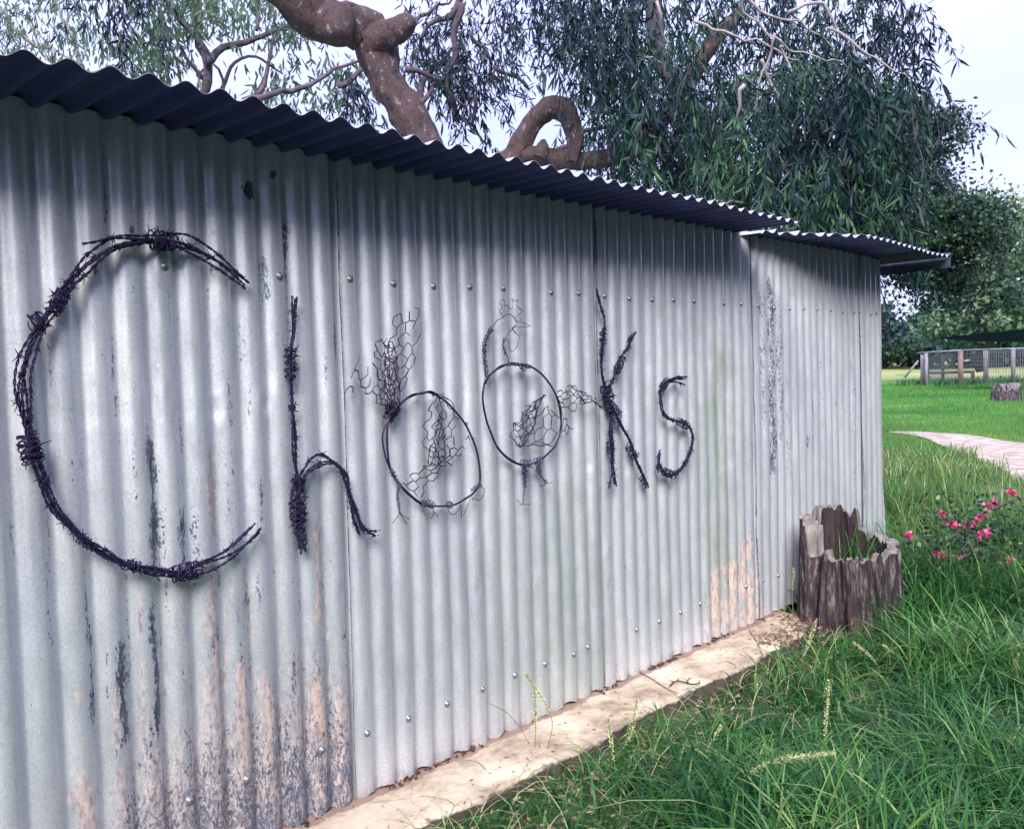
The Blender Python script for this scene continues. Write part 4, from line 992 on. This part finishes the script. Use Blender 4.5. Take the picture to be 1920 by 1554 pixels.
simple_tree('spreading_tree', 'large grey-green tree beyond the fenced pen at the right edge', [
    ([(1850, 690), (1845, 600), (1850, 540), (1880, 480), (1900, 420)], 52, .5, .15), ([(1850, 570), (1800, 540), (1760, 560)], 52, .2, .08), ([(1850, 560), (1900, 540), (1950, 500)], 52, .2, .08), ([(1860, 520), (1850, 480), (1830, 450)], 52, .15, .06)],
    [([(1735, 590), (1735, 640), (1800, 650), (1960, 650), (1960, 560), (1800, 520)], 46, 90, 46, 58, .2), ([(1780, 480), (1750, 560), (1860, 580), (1960, 570), (1960, 470), (1880, 440)], 34, 110, 47, 57, .35), ([(1830, 400), (1850, 480), (1960, 440), (1960, 370), (1880, 375)], 15, 100, 47, 57, .45), ([(1900, 440), (1880, 520), (1980, 540), (1980, 400)], 10, 100, 47, 57, .45)],
    M['leaf_far'], M['bark_dark'], at_dist(1850, 700, 52), .30, .20, .70, 'kite', -.3, 9)
simple_tree('distant_tree', 'dark tree standing close past the shed corner at the field edge', [([(1660, 690), (1660, 640), (1660, 600)], 95, .3, .2)],
    [([(1630, 580), (1630, 670), (1690, 672), (1690, 630), (1672, 590), (1655, 570)], 34, 110, 88, 104, -.2)], M['leaf_far'], M['bark_dark'], at_dist(1672, 700, 95), .5, .34, .9, 'kite', -.2, 12, 'tree', 'trees along the far field edge')
simple_tree('distant_tree', 'dark tree at the field edge just left of the pen', [([(1715, 690), (1712, 650), (1720, 610)], 100, .5, .2)],
    [([(1690, 645), (1695, 672), (1740, 672), (1745, 620), (1725, 625)], 20, 110, 92, 106, -.1), ([(1740, 560), (1735, 600), (1710, 625), (1730, 630), (1760, 600)], 8, 90, 92, 106, .1)], M['leaf_far'], M['bark_dark'], at_dist(1715, 700, 100), .5, .34, .9, 'kite', -.2, 13, 'tree', 'trees along the far field edge')
simple_tree('distant_tree', 'broad dark tree at the field edge seen above the pen rail', [([(1830, 690), (1828, 660), (1830, 630)], 92, .5, .2)],
    [([(1740, 610), (1740, 668), (1960, 664), (1960, 605)], 56, 110, 84, 100, -.05)], M['leaf_far'], M['bark_dark'], at_dist(1830, 700, 92), .8, .5, 1.2, 'kite', -.2, 14, 'tree', 'trees along the far field edge')

# unseen leaf mass added to block low sky light, lowered towards the sun
wr = np.random.default_rng(77); n = 14000
aa = wr.uniform(PI * 1.02, PI * 1.93, n); dd_ = wr.uniform(9, 16, n); hh = wr.uniform(0, 1, n) ** .8 * (8.2 + 1.3 * np.sin(aa * 9) + 1.0 * np.sin(aa * 23) - 5.0 * np.exp(-((aa - 1.22 * PI) / .34) ** 4))
P = np.stack([1.5 + dd_ * np.cos(aa), dd_ * np.sin(aa), hh], -1)
tag(foliage('sky_blocker', [kite_arrays(P, wr.normal(size=(n, 3)), .9 * wr.uniform(.6, 1.4, n), .6, wr.random(n), wr)], M['blocker']), 'dark wood added unseen to keep low sky light off the iron wall', 'sky_blocker', kind='stuff')

# ================================================================== PEN, SHADE SAIL, FAR STUMP
pen = empty('wire_pen', on_ground(1790, 716), 'fenced wire-mesh pen with timber posts out on the lawn', 'pen')
def post(px, y0, y1, w, D, mat, name='post'):
    a = at_dist(px, y1, D); b = at_dist(px, y0, D); wd = w / FPX * D
    mb = MB(); c = (a + b) / 2; mb.box(c, (wd, wd, b.z - a.z), .3, wd * .04); return mb.build(name, mat, pen)
post(1730, 660, 726, 7, 45, M['post']); post(1737, 662, 726, 5, 44.6, M['post']); post(1801, 657, 726, 8, 44, M['post_brown']); post(1848, 656, 716, 7, 44.5, M['post'])
post(1740, 672, 708, 4, 56, M['post']); post(1768, 664, 712, 5, 56, M['post']); post(1824, 695, 714, 6, 54, M['post']); post(1900, 653, 716, 6, 44, M['post']); post(1960, 651, 716, 7, 44, M['post'])
def rail(a, b, D, r, name, mat, D2=None):
    mb = MB(); mb.tube([at_dist(*a, D), at_dist(*b, D2 or D)], r, 5); return mb.build(name, mat, pen)
rail((1720, 662), (1801, 657), 45, .045, 'top_rail', M['mesh_wire'], 44); rail((1801, 657), (1990, 651), 44, .045, 'top_rail', M['mesh_wire'])
rail((1744, 699), (1826, 697), 56, .08, 'low_rail', M['post'], 54); rail((1722, 676), (1696, 708), 45, .05, 'brace', M['post'])
def mesh_panel(x0, x1, yt0, yt1, yb0, yb1, D0, D1, step, r, name='mesh_panel', horiz=9):
    mb = MB(); n = int(abs(x1 - x0) / step)
    for i in range(n + 1):
        t = i / n; D = D0 + (D1 - D0) * t; px = x0 + (x1 - x0) * t
        mb.tube([at_dist(px, yt0 + (yt1 - yt0) * t, D), at_dist(px, yb0 + (yb1 - yb0) * t, D)], r, 3, False)
    for j in range(horiz + 1):
        s = j / horiz
        mb.tube([at_dist(x0, yt0 + (yb0 - yt0) * s, D0), at_dist(x1, yt1 + (yb1 - yt1) * s, D1)], r, 3, False)
    o = mb.build(name, M['mesh_wire'], pen); o['kind'] = 'stuff'; return o
mesh_panel(1730, 1801, 662, 657, 722, 720, 45, 44, 1.5, .0045, horiz=16)
mesh_panel(1740, 1801, 667, 662, 712, 712, 56, 55, 1.5, .0045, horiz=12)
mesh_panel(1801, 1985, 657, 651, 720, 716, 44, 44, 2.6, .0055, horiz=9)
mesh_panel(1850, 1985, 659, 654, 700, 700, 43.6, 43.6, 4.5, .011, 'picket', horiz=1)
# sail
a = at_dist(1755, 634, 40); b = at_dist(1990, 612, 34); c = at_dist(1990, 646, 40); d = at_dist(1860, 632, 36)
n1 = 12; V = np.zeros((n1, n1, 3))
for i in range(n1):
    for j in range(n1):
        u, v = i / (n1 - 1), j / (n1 - 1)
        p = np.array(a) * (1 - u) * 1 + u * (np.array(b) * (1 - v) + np.array(c) * v); p[2] -= .25 * math.sin(PI * u) * math.sin(PI * v) * .6
        V[i, j] = p
mb = MB(); mb.grid(V); V2 = V.copy(); V2[..., 2] += .015; mb.grid(V2[::-1])
sl = mb.build('shade_sail', M['sail'], smooth=True); tag(sl, 'dark navy shade sail stretched above the wire pen', 'shade sail')

def stump(name, label, cx, cy, z0, R, hfun, seed, taper=.12, cat='tree stump', hollow=True, res=(220, 40)):
    t = empty(name, (cx, cy, z0), label, cat)
    nt, nh = res; th = np.linspace(0, 2 * PI, nt)
    def rad(a, z):
        v = 0
        d = Vector((math.cos(a), math.sin(a), 0))
        v += .10 * mnoise.noise(d * 2.2 + Vector((seed, 0, z * .6))) + .07 * mnoise.noise(d * 6 + Vector((0, seed, z * 1.2))) + .035 * mnoise.noise(d * 15 + Vector((seed, seed, z * 2.5)))
        cr_ = abs(mnoise.noise(d * 4.6 + Vector((seed * 2, 3, z * .9))))
        if hollow:
            for a0, dp, wd, sl in ((159, .30, 5, 6), (192, .22, 3.6, -12), (236, .30, 4.2, -16), (285, .12, 7, -8), (20, .2, 4, 5), (110, .2, 4, 5)):
                dl = (math.degrees(a) - a0 - sl * (z - .25) * 2 + 180) % 360 - 180
                v -= dp * math.exp(-(dl / wd) ** 2)
        v -= .11 * max(0, 1 - cr_ * 7) - .02 * mnoise.noise(d * 30 + Vector((0, 0, z * 9)))
        return v
    out = np.zeros((nt, nh, 3)); inn = np.zeros((nt, nh, 3))
    for i, a in enumerate(th):
        a_ = a if i < nt - 1 else 0.
        h = hfun(a_)
        for j in range(nh):
            s = j / (nh - 1); z = h * s
            r = R * (1 + taper * (1 - z / .6) + rad(a_, z))
            out[i, j] = (cx + r * math.cos(a_), cy + r * math.sin(a_), z0 + z)
            ri = max(R * .86 * (1 + .5 * rad(a_ + .3, z + 2)) - .02, .02) if hollow else r * .2
            inn[i, j] = (cx + ri * math.cos(a_), cy + ri * math.sin(a_), z0 + h - .003 - (h * .55) * (1 - s))
    mb = MB(); mb.grid(out); mb.build('bark_shell', M['stump'], t, True)
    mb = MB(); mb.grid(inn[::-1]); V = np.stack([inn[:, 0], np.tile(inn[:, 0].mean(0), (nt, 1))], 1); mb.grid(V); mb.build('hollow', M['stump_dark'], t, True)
    rim = np.stack([out[:, -1], out[:, -1] * .5 + inn[:, -1] * .5 + np.array([0, 0, .006]), inn[:, -1]], 1)
    rim[:, 1, 2] += np.array([.006 * mnoise.noise(Vector((i * .8, seed, 0))) for i in range(nt)])
    mb = MB(); mb.grid(rim); mb.build('rim', M['stump_pale'], t, False)
    return t
def h_near(a):
    # angle 0 = away along the wall, -90 deg = towards the lawn, 180 = back towards the camera
    d = math.degrees(a) % 360
    w = .006 * math.sin(a * 11) + .004 * math.sin(a * 27 + 1)
    pts = [(0, .45), (8, .45), (12, .555), (74, .565), (79, .44), (88, .43), (92, .525), (148, .535), (153, .405), (175, .39), (215, .385), (255, .40), (300, .425), (335, .43), (352, .44), (360, .45)]
    base = float(np.interp(d, [p[0] for p in pts], [p[1] for p in pts])) + w + .035 * mnoise.noise(Vector((math.cos(a) * 4, math.sin(a) * 4, 2))) + .02 * mnoise.noise(Vector((math.cos(a) * 14, math.sin(a) * 14, 5)))
    return base
stump('tree_stump', 'large hollow weathered stump against the far end of the iron wall', 4.08, 1.735, -.03, .215, h_near, 4.0)
SP = on_ground(1887, 752)
stump('tree_stump', 'small dark distant stump on the lawn in front of the pen', SP.x, SP.y, -.12, .36, lambda a: .48 + .08 * math.sin(a * 3) + .05 * math.sin(a * 7), 9.0, .1, 'tree stump', False, (50, 10))

# ================================================================== GRASS
def blades(X, Y, Z, L, W, bend, tint, rng, name, mat, segs=3, head=None):
    n = len(X); h = rng.uniform(0, 2 * PI, n) if head is None else head
    D = np.stack([np.cos(h), np.sin(h), 0 * h], -1); f = h + PI / 2 + rng.normal(size=n) * .5
    S = np.stack([np.cos(f), np.sin(f), 0 * f], -1)
    base = np.stack([X, Y, Z], -1); lay = []; 
    for k in range(segs):
        t = k / segs; w = W * (1 - .55 * t) if k else W * .7
        c = base + D * (L * bend * t ** 1.8)[:, None]; c[:, 2] += L * (t - .62 * bend * t ** 2.4)
        lay += [c + S * w[:, None] * .5, c - S * w[:, None] * .5]
    c = base + D * (L * bend)[:, None]; c[:, 2] += L * (1 - .62 * bend)
    lay.append(c)
    V = np.stack(lay, 1).reshape(-1, 3); m = 2 * segs + 1; o = np.arange(n)[:, None] * m
    Q = np.concatenate([o + np.array([[2 * k, 2 * k + 1, 2 * k + 3, 2 * k + 2]]) for k in range(segs - 1)]) if segs > 1 else np.zeros((0, 4), int)
    T = o + np.array([[2 * segs - 2, 2 * segs - 1, 2 * segs]])
    me = mesh_np(name, V, [Q, T] if len(Q) else [T], mat, {'tint': np.repeat(np.clip(tint, 0, 1), m)})
    o = link(name, me); return o
def vnoise(X, Y, s, seed=0):
    """cheap smooth value noise"""
    rg = np.random.default_rng(seed); G = rg.random((128, 128)); x = X / s + 1000; y = Y / s + 1000
    xi = np.floor(x).astype(int); yi = np.floor(y).astype(int); fx = x - xi; fy = y - yi; fx = fx * fx * (3 - 2 * fx); fy = fy * fy * (3 - 2 * fy)
    g = lambda a, b: G[a % 128, b % 128]
    return (g(xi, yi) * (1 - fx) + g(xi + 1, yi) * fx) * (1 - fy) + (g(xi, yi + 1) * (1 - fx) + g(xi + 1, yi + 1) * fx) * fy
def free_mask(X, Y):
    """where grass can root: not on the footing, not in the shed, not in the path"""
    m = ~((X < 3.95) & (Y > slab_edge(X) + .004)) & ~((X < 5.36) & (Y > 2.0)) & ~((X < 5.3) & (X > 3.9) & (Y > 1.97))
    return m & ~inpoly(X, Y, PATH_POLY) & (np.hypot(X - 4.10, Y - 1.70) > .25)
rg = np.random.default_rng(21)
def area(n, x0, x1, slack=.5):
    """scatter over the ground the photograph can see plus a margin"""
    X = rg.uniform(x0, x1, n * 3); Y = rg.uniform(-1.2, 2.6 if x1 < 6 else x1 * .62, n * 3)
    k = (Y > X * .20 - slack) & (Y < X * .44 + 1.2) & free_mask(X, Y)
    return X[k][:n], Y[k][:n]
def density(X, Y):   # thin near the footing, bare litter patches
    d = np.clip((slab_edge(X) - Y) / .28, 0, 1) if True else 1
    d = np.where(X > 3.9, 1, d)
    bare = vnoise(X, Y, .22, 4)
    near = np.clip((slab_edge(X) - Y) / .7, 0, 1); near = np.where(X > 4, 1, near)
    return np.clip(.42 + d * .9, 0, 1) * np.where((bare > .62) & (near < .95), .22, 1)
# fine under-layer
X, Y = area(120000, 1.0, 4.6); k = rg.random(len(X)) < density(X, Y); X, Y = X[k], Y[k]
ed = np.where(X < 3.95, np.clip((slab_edge(X) - Y) / .6, .12, 1), 1)
tall = .5 + .9 * vnoise(X, Y, .35, 8)
tag(blades(X, Y, gz(X, Y) - .005, .085 * tall * (.45 + .55 * ed) * rg.uniform(.5, 1.4, len(X)), .0032 * rg.uniform(.6, 1.4, len(X)), rg.uniform(.1, .95, len(X)), .08 + .45 * (vnoise(X, Y, .3, 2) - .5) + rg.normal(size=len(X)) * .15, rg, 'short_grass', M['grass'], 2),
    'short fine green grass in front of the footing', 'grass', kind='stuff')
# long arching blades
X, Y = area(46000, 1.2, 5.2); dd = density(X, Y)
ed = np.where(X < 3.95, np.clip((slab_edge(X) - Y - .05) / .75, .0, 1), 1)
k = rg.random(len(X)) < dd * (.12 + .88 * ed) * (.25 + 1.1 * vnoise(X, Y, .17, 15)); X, Y, ed = X[k], Y[k], ed[k]
tall = .38 + 1.15 * vnoise(X, Y, .4, 9)
tag(blades(X, Y, gz(X, Y) - .005, .25 * tall * (.4 + .6 * ed) * rg.uniform(.5, 1.5, len(X)), .0068 * rg.uniform(.45, 1.6, len(X)), rg.uniform(.3, 1.2, len(X)), .28 + .6 * (vnoise(X, Y, .3, 12) - .5) + rg.normal(size=len(X)) * .27, rg, 'long_grass', M['grass'], 5),
    'long arching green grass blades covering the right foreground', 'grass', kind='stuff')
X, Y = area(5200, 1.3, 5.2); k = rg.random(len(X)) < density(X, Y); X, Y = X[k], Y[k]
tag(blades(X, Y, gz(X, Y), .16 * rg.uniform(.4, 1.5, len(X)), .004 * rg.uniform(.5, 1.3, len(X)), rg.uniform(.7, 1.5, len(X)), .78 + rg.normal(size=len(X)) * .2, rg, 'straw', M['drygrass'], 4), 'dead straw coloured blades mixed through the green grass', 'dead grass', kind='stuff')
aa = rg.uniform(math.radians(165), math.radians(350), 1500); r_ = .25 + np.abs(rg.normal(size=1500)) * .14; X = 4.08 + r_ * np.cos(aa); Y = 1.735 + r_ * np.sin(aa); k = free_mask(X, Y) & (X > 3.86); X, Y, aa = X[k], Y[k], aa[k]
tag(blades(X, Y, gz(X, Y), .24 * rg.uniform(.4, 1.4, len(X)), .0065 * rg.uniform(.5, 1.4, len(X)), rg.uniform(.1, .9, len(X)), .3 + rg.normal(size=len(X)) * .25, rg, 'stump_foot_grass', M['grass'], 5), 'long grass hiding the foot of the hollow stump', 'grass', kind='stuff')
# mixed rough grass past the stump
X, Y = area(90000, 4.5, 11.5, 1.0)
tall = (.5 + .9 * vnoise(X, Y, .7, 31)) * (1 - .78 * np.clip((X - 6.0) / 3.4, 0, 1)) * (1 - .6 * np.exp(-((X - 4.95) ** 2 + (Y - 1.62) ** 2) / .16))
tag(blades(X, Y, gz(X, Y) - .005, .40 * tall * rg.uniform(.4, 1.4, len(X)), .0075 * rg.uniform(.6, 1.4, len(X)), rg.uniform(.1, .9, len(X)), .20 + .05 * (X - 4.5) + .7 * (vnoise(X, Y, .5, 5) - .5) + rg.normal(size=len(X)) * .26, rg, 'rough_grass', M['drygrass'], 3),
    'rough seeding grass growing beyond the stump up to the path', 'grass', kind='stuff')
X, Y = area(9000, 7.0, 12.5, 1.2); k = vnoise(X, Y, .8, 41) > .42; X, Y = X[k], Y[k]
tag(blades(X, Y, gz(X, Y) - .005, .26 * rg.uniform(.5, 1.3, len(X)), .010 * rg.uniform(.6, 1.4, len(X)), rg.uniform(.15, .6, len(X)), .45 + rg.normal(size=len(X)) * .3, rg, 'seeding_grass', M['drygrass'], 4),
    'tall grass with straw coloured tips along the near edge of the path', 'grass', kind='stuff')
# lawn
X = rg.uniform(11, 46, 260000) ** 1.0; Y = X * rg.uniform(.10, .56, 260000)
k = (rg.random(len(X)) < (14 / X) ** .8) & free_mask(X, Y); X, Y = X[k], Y[k]
tag(blades(X, Y, gz(X, Y) - .005, .09 * rg.uniform(.4, 1.5, len(X)) * (1 + (X > 30) * .6), .010 * (X / 14) ** .8 * rg.uniform(.6, 1.4, len(X)), rg.uniform(.1, .9, len(X)), .36 + .8 * (vnoise(X, Y, 2.6, 6) - .5) + np.where(X < 15.5, .25, 0) + rg.normal(size=len(X)) * .12, rg, 'lawn_grass', M['lawn'], 1),
    'bright green short lawn grass past the path', 'grass', kind='stuff')
# weeds at the foot of the pen
X = rg.uniform(41, 48, 3500); Y = X * rg.uniform(.16, .38, 3500); k = vnoise(X, Y, 1.2, 3) > .6; X, Y = X[k], Y[k]
tag(blades(X, Y, gz(X, Y), .42 * rg.uniform(.3, 1.3, len(X)), .05 * rg.uniform(.6, 1.4, len(X)), rg.uniform(.1, .8, len(X)), .15 + rg.normal(size=len(X)) * .2, rg, 'weed_growth', M['grass'], 2), 'dark weeds grown up along the foot of the pen', 'weeds', kind='stuff')
# grass sprouting inside the hollow stump
n = 60; a = rg.uniform(0, 2 * PI, n); r = rg.uniform(0, .13, n)
tag(blades(4.14 + r * np.cos(a), 1.72 + r * np.sin(a), np.full(n, .22), rg.uniform(.18, .36, n), np.full(n, .005), rg.uniform(.1, .7, n), rg.uniform(.1, .6, n), rg, 'stump_grass', M['grass'], 4), 'green grass sprouting out of the hollow stump', 'grass', kind='stuff')

# seed stalks one can tell apart
stem_specs = [
    ((1000, 1440), (1004, 1375), (1002, 1290), 'upright seed stalk, left of a close pair against the iron sheet'),
    ((1012, 1440), (1035, 1350), (985, 1262), 'tallest seed stalk, its head leaning left against the iron sheet'),
    ((1165, 1500), (1150, 1420), (1140, 1345), 'short thick seed stalk standing at the grass edge before the footing'),
    ((1300, 1554), (1420, 1440), (1565, 1412), 'large seed stalk drooping sideways in the front grass'),
    ((1545, 1480), (1547, 1380), (1553, 1275), 'slender upright seed stalk in the middle of the grass'),
    ((1305, 1470), (1320, 1420), (1352, 1360), 'seed stalk leaning right over the litter patch'),
    ((1440, 1300), (1500, 1240), (1532, 1160), 'seed stalk rising by the end of the footing'),
    ((1660, 1300), (1640, 1240), (1600, 1203), 'nodding pale seed stalk below the stump'),
    ((1700, 1290), (1690, 1240), (1655, 1208), 'bushy pale seed stalk right of the nodding one below the stump'),
    ((1700, 1250), (1720, 1210), (1742, 1182), 'seed stalk bent right in the grass below the pink flowers'),
    ((1900, 1330), (1902, 1260), (1910, 1225), 'upright seed stalk near the right edge of the grass'),
    ((1870, 1480), (1890, 1400), (1918, 1360), 'seed stalk leaning out at the right edge of the front grass'),
    ((1578, 1554), (1572, 1510), (1576, 1475), 'thin seed spike at the very front of the grass'),
    ((1655, 1400), (1648, 1370), (1652, 1340), 'seed stalk half hidden in the long front grass'),
    ((1425, 1330), (1420, 1290), (1416, 1265), 'small seed stalk in the shadow beside the footing'),
    ((1487, 1150), (1486, 1110), (1488, 1065), 'pale seed stalk standing against the shaded iron beside the stump'),
    ((1900, 1110), (1895, 1060), (1888, 1012), 'slim seed stalk beside the pink flowering shrub'),
    ((1090, 1460), (1170, 1400), (1195, 1310), 'thin arching seed stalk reaching over the footing edge')]
def ground_hit(px, py):
    p = on_ground(px, py, -.015); return p
for k, (b, m, e, lab) in enumerate(stem_specs):
    gb = ground_hit(*b); D = math.hypot(gb.x, gb.y)
    if k == 15: D = math.hypot(3.75, 1.93)
    if D > 6: D = 5.6
    P0 = at_dist(b[0], b[1], D); P1 = at_dist(m[0], m[1], D + .01); P2 = at_dist(e[0], e[1], D + .02)
    t = empty('seed_stalk', P0, lab, 'grass stalk', 'seeding grass stalks in the grass')
    C = smooth_path([P0, P1, P2], .006); n = len(C)
    i0 = int(n * (.45 if k in (0, 1, 2, 3, 4) else .5)); 
    mb = MB(); mb.tube(C, np.linspace(.0016, .0007, n), 4); mb.build('stem', M['stem'], t)
    mb = MB(); fat = .0085 if k != 3 else .014
    T = np.gradient(C, axis=0)
    L_tot = np.linalg.norm(np.diff(C[i0:], axis=0), axis=1).sum(); ns = int(L_tot / .0007)
    for q in range(ns):
        u = rg.random(); i = min(i0 + int(u * (n - i0)), n - 2); c = C[i]; d = rg.normal(size=3); d -= T[i] * (d @ T[i]) / (T[i] @ T[i] + 1e-12); d /= np.linalg.norm(d) + 1e-9
        tdir = T[i] / (np.linalg.norm(T[i]) + 1e-9); f = fat * (.45 + .8 * math.sin(PI * min(max(u, .04), .96)))
        tip = c + d * f + tdir * f * .9; sd = np.cross(d, tdir) * .0019
        mid = (c + tip) / 2
        mb.add([c, mid + sd, tip, mid - sd], [(0, 1, 2, 3)])
    mb.build('seed_head', M['seed'], t)

# long single blades reaching over the footing
for k, (pts, lab, dark) in enumerate([
        ([(1003, 1450), (990, 1390), (955, 1340), (910, 1315)], 'dark arching grass blade reaching left over the footing below the tall seed stalks', True),
        ([(1040, 1470), (1120, 1400), (1170, 1380), (1200, 1372)], 'dark grass stem lying low to the right across the footing', True),
        ([(935, 1480), (905, 1435), (880, 1425), (858, 1428)], 'green grass blade curling over at the footing edge', False),
        ([(1010, 1445), (950, 1438), (850, 1440), (800, 1475)], 'long grass blade arching far left above the footing edge', True),
        ([(1000, 1480), (930, 1450), (840, 1460), (795, 1500)], 'pale long grass blade below the arching dark one', False),
        ([(880, 1530), (900, 1520), (930, 1519), (865, 1545)], 'short bent blade at the lower edge of the footing', False)]):
    gb = on_ground(*pts[0]); D = math.hypot(gb.x, gb.y)
    C = smooth_path([at_dist(a, b, D) for a, b in pts], .012); n = len(C)
    T, S = frame_of(C); w = .0034 * (1 - np.linspace(0, 1, n) ** 2 * .85); cr_ = np.cross(T, S)
    side_ = S * .7 + cr_ * .7
    V = np.stack([C - side_ * w[:, None], C + cr_ * .0006, C + side_ * w[:, None]], 1)
    me_b = MB(); me_b.grid(V); me = me_b.mesh('grass_blade', M['grass'], True, {'tint': np.full(n * 3, .12 if dark else .62)})
    o = link('grass_blade', me); tag(o, lab, 'grass blade')

# litter
def litter(n, x0, x1, fun, name, label, zf, L=.03, W=.010, tint=(.2, 1.)):
    X = rg.uniform(x0, x1, n); Y = fun(X, n); P = np.stack([X, Y, zf(X, Y)], -1)
    D = rg.normal(size=(n, 3)) * np.array([1, 1, .12])
    v = leaf_arrays(P, D, L * rg.uniform(.4, 1.3, n), W * rg.uniform(.4, 1.2, n), .4, rg.uniform(*tint, n), rg)
    o = foliage(name, [v], M['dead']); return tag(o, label, 'leaf litter')
litter(1500, 1.3, 4.0, lambda X, n: slab_edge(X) - np.abs(rg.normal(size=n)) * .30 - .02, 'leaf_litter', 'dry leaf litter lying between the grass and the footing', lambda X, Y: gz(X, Y) + rg.uniform(.002, .03, len(X)))
litter(420, 3.45, 3.99, lambda X, n: slab_edge(X) + rg.normal(size=n) * .07 + .03, 'leaf_litter', 'dead leaves and scraps heaped at the end of the footing by the stump', lambda X, Y: .052 + rg.uniform(0, .012, len(X)), .026, .008, (0., .6))
litter(180, 1.3, 3.9, lambda X, n: slab_edge(X) + .01 + rg.random(n) ** 2 * .2, 'leaf_litter', 'scattered dead scraps lying on the pale footing', lambda X, Y: .0535 + 0 * X, .016, .004, (0., .45))
# crumbs of dark soil along the foot of the iron
mb = MB()
for k in range(520):
    x = random.uniform(1.2, 3.9)
    if vnoise(np.array([x]), np.array([0.]), .12, 77)[0] < .46: continue
    y = 2.038 - abs(random.gauss(0, .010)); s = random.uniform(.0015, .0052)
    mb.box((x, y, .0545 + s * .3), (s * 1.6, s * 1.3, s), random.uniform(0, 3), s * .3)
o = mb.build('soil_crumbs', M['dirt']); tag(o, 'dark crumbs of soil along the foot of the iron wall', 'soil', kind='stuff')
# a few fallen twigs on the footing
for k, (pts, r, lab) in enumerate([([(1200, 1260), (1222, 1272), (1250, 1290), (1272, 1300)], .0016, 'thin curved twig lying on the footing by the third sheet'),
                                   ([(1256, 1285), (1270, 1276), (1298, 1282), (1312, 1280)], .0028, 'small dark twig with stubby side shoots on the footing'),
                                   ([(1404, 1180), (1420, 1205), (1432, 1232)], .0013, 'straight thin twig across the footing near the fourth sheet'),
                                   ([(1422, 1190), (1450, 1187), (1470, 1192)], .0011, 'curved pale twig on the footing close to the stump')]):
    P = [on_ground(a, b, .054 + .003) for a, b in pts]
    mb = MB(); C = smooth_path(P, .006); mb.tube(C, r, 5)
    if k == 1:
        for q in range(10):
            i = random.randrange(len(C)); d = Vector((random.gauss(0, 1), random.gauss(0, 1), abs(random.gauss(0, .6)))).normalized() * .018; mb.tube([C[i], C[i] + np.array(d)], [.0018, .0008], 4)
    tag(mb.build('twig', M['dirt']), lab, 'twig')

# ================================================================== FLOWERING SHRUB
shrub = empty('flowering_shrub', on_ground(1790, 1110), 'straggly shrub with bright pink flowers in the grass beside the stump', 'shrub')
mb = MB(); FD = 5.05
for p in ([(1790, 1110), (1800, 1040), (1830, 980), (1870, 952), (1925, 925)], [(1790, 1110), (1770, 1040), (1765, 970)], [(1790, 1110), (1760, 1070), (1716, 1040), (1706, 1004)], [(1795, 1100), (1840, 1060), (1900, 1040), (1940, 1045)], [(1800, 1100), (1810, 1040), (1800, 1000), (1790, 985)], [(1790, 1110), (1740, 1090), (1715, 1062)], [(1800, 1060), (1840, 1010), (1853, 1002)]):
    branch(mb, [at_dist(a, b, FD + random.uniform(-.15, .15)) for a, b in p], .006, .002, .03, 5, .03)
mb.build('stem', M['bark_dark'], shrub, True)
q = pt_in_poly([(1700, 1000), (1700, 1100), (1800, 1120), (1960, 1090), (1960, 940), (1860, 940), (1760, 960)], 130, rg); C = at_dist_arr(q[:, 0], q[:, 1], rg.uniform(FD - .3, FD + .4, 130))
P, i = clumps(C, 1300, .07, rg)
foliage('foliage', [kite_arrays(P, rg.normal(size=(1300, 3)), .030 * rg.uniform(.6, 1.3, 1300), .018 * rg.uniform(.7, 1.3, 1300), np.clip(rg.normal(size=1300) * .3 + .5, 0, 1), rg)], M['leaf_round'], shrub)
for (a, b) in [(1767, 963), (1785, 982), (1793, 984), (1812, 984), (1823, 983), (1838, 969), (1851, 948), (1866, 942), (1897, 922), (1837, 1004), (1851, 1001), (1706, 1002), (1757, 1037), (1768, 1042), (1802, 1044), (1717, 1060), (1714, 1075), (1764, 1060), (1761, 1081), (1895, 1051)]:
    c = np.array(at_dist(a, b, FD - .12 + random.uniform(-.05, .05))); n = 16
    D = rg.normal(size=(n, 3)); v, qd, tq, tn = kite_arrays(c + rg.normal(size=(n, 3)) * .005, D, .023 * rg.uniform(.7, 1.2, n), .020, rg.random(n), rg)
    o = link('flower', mesh_np('flower', v, qd, M['petal'], {'tint': tn}), shrub)
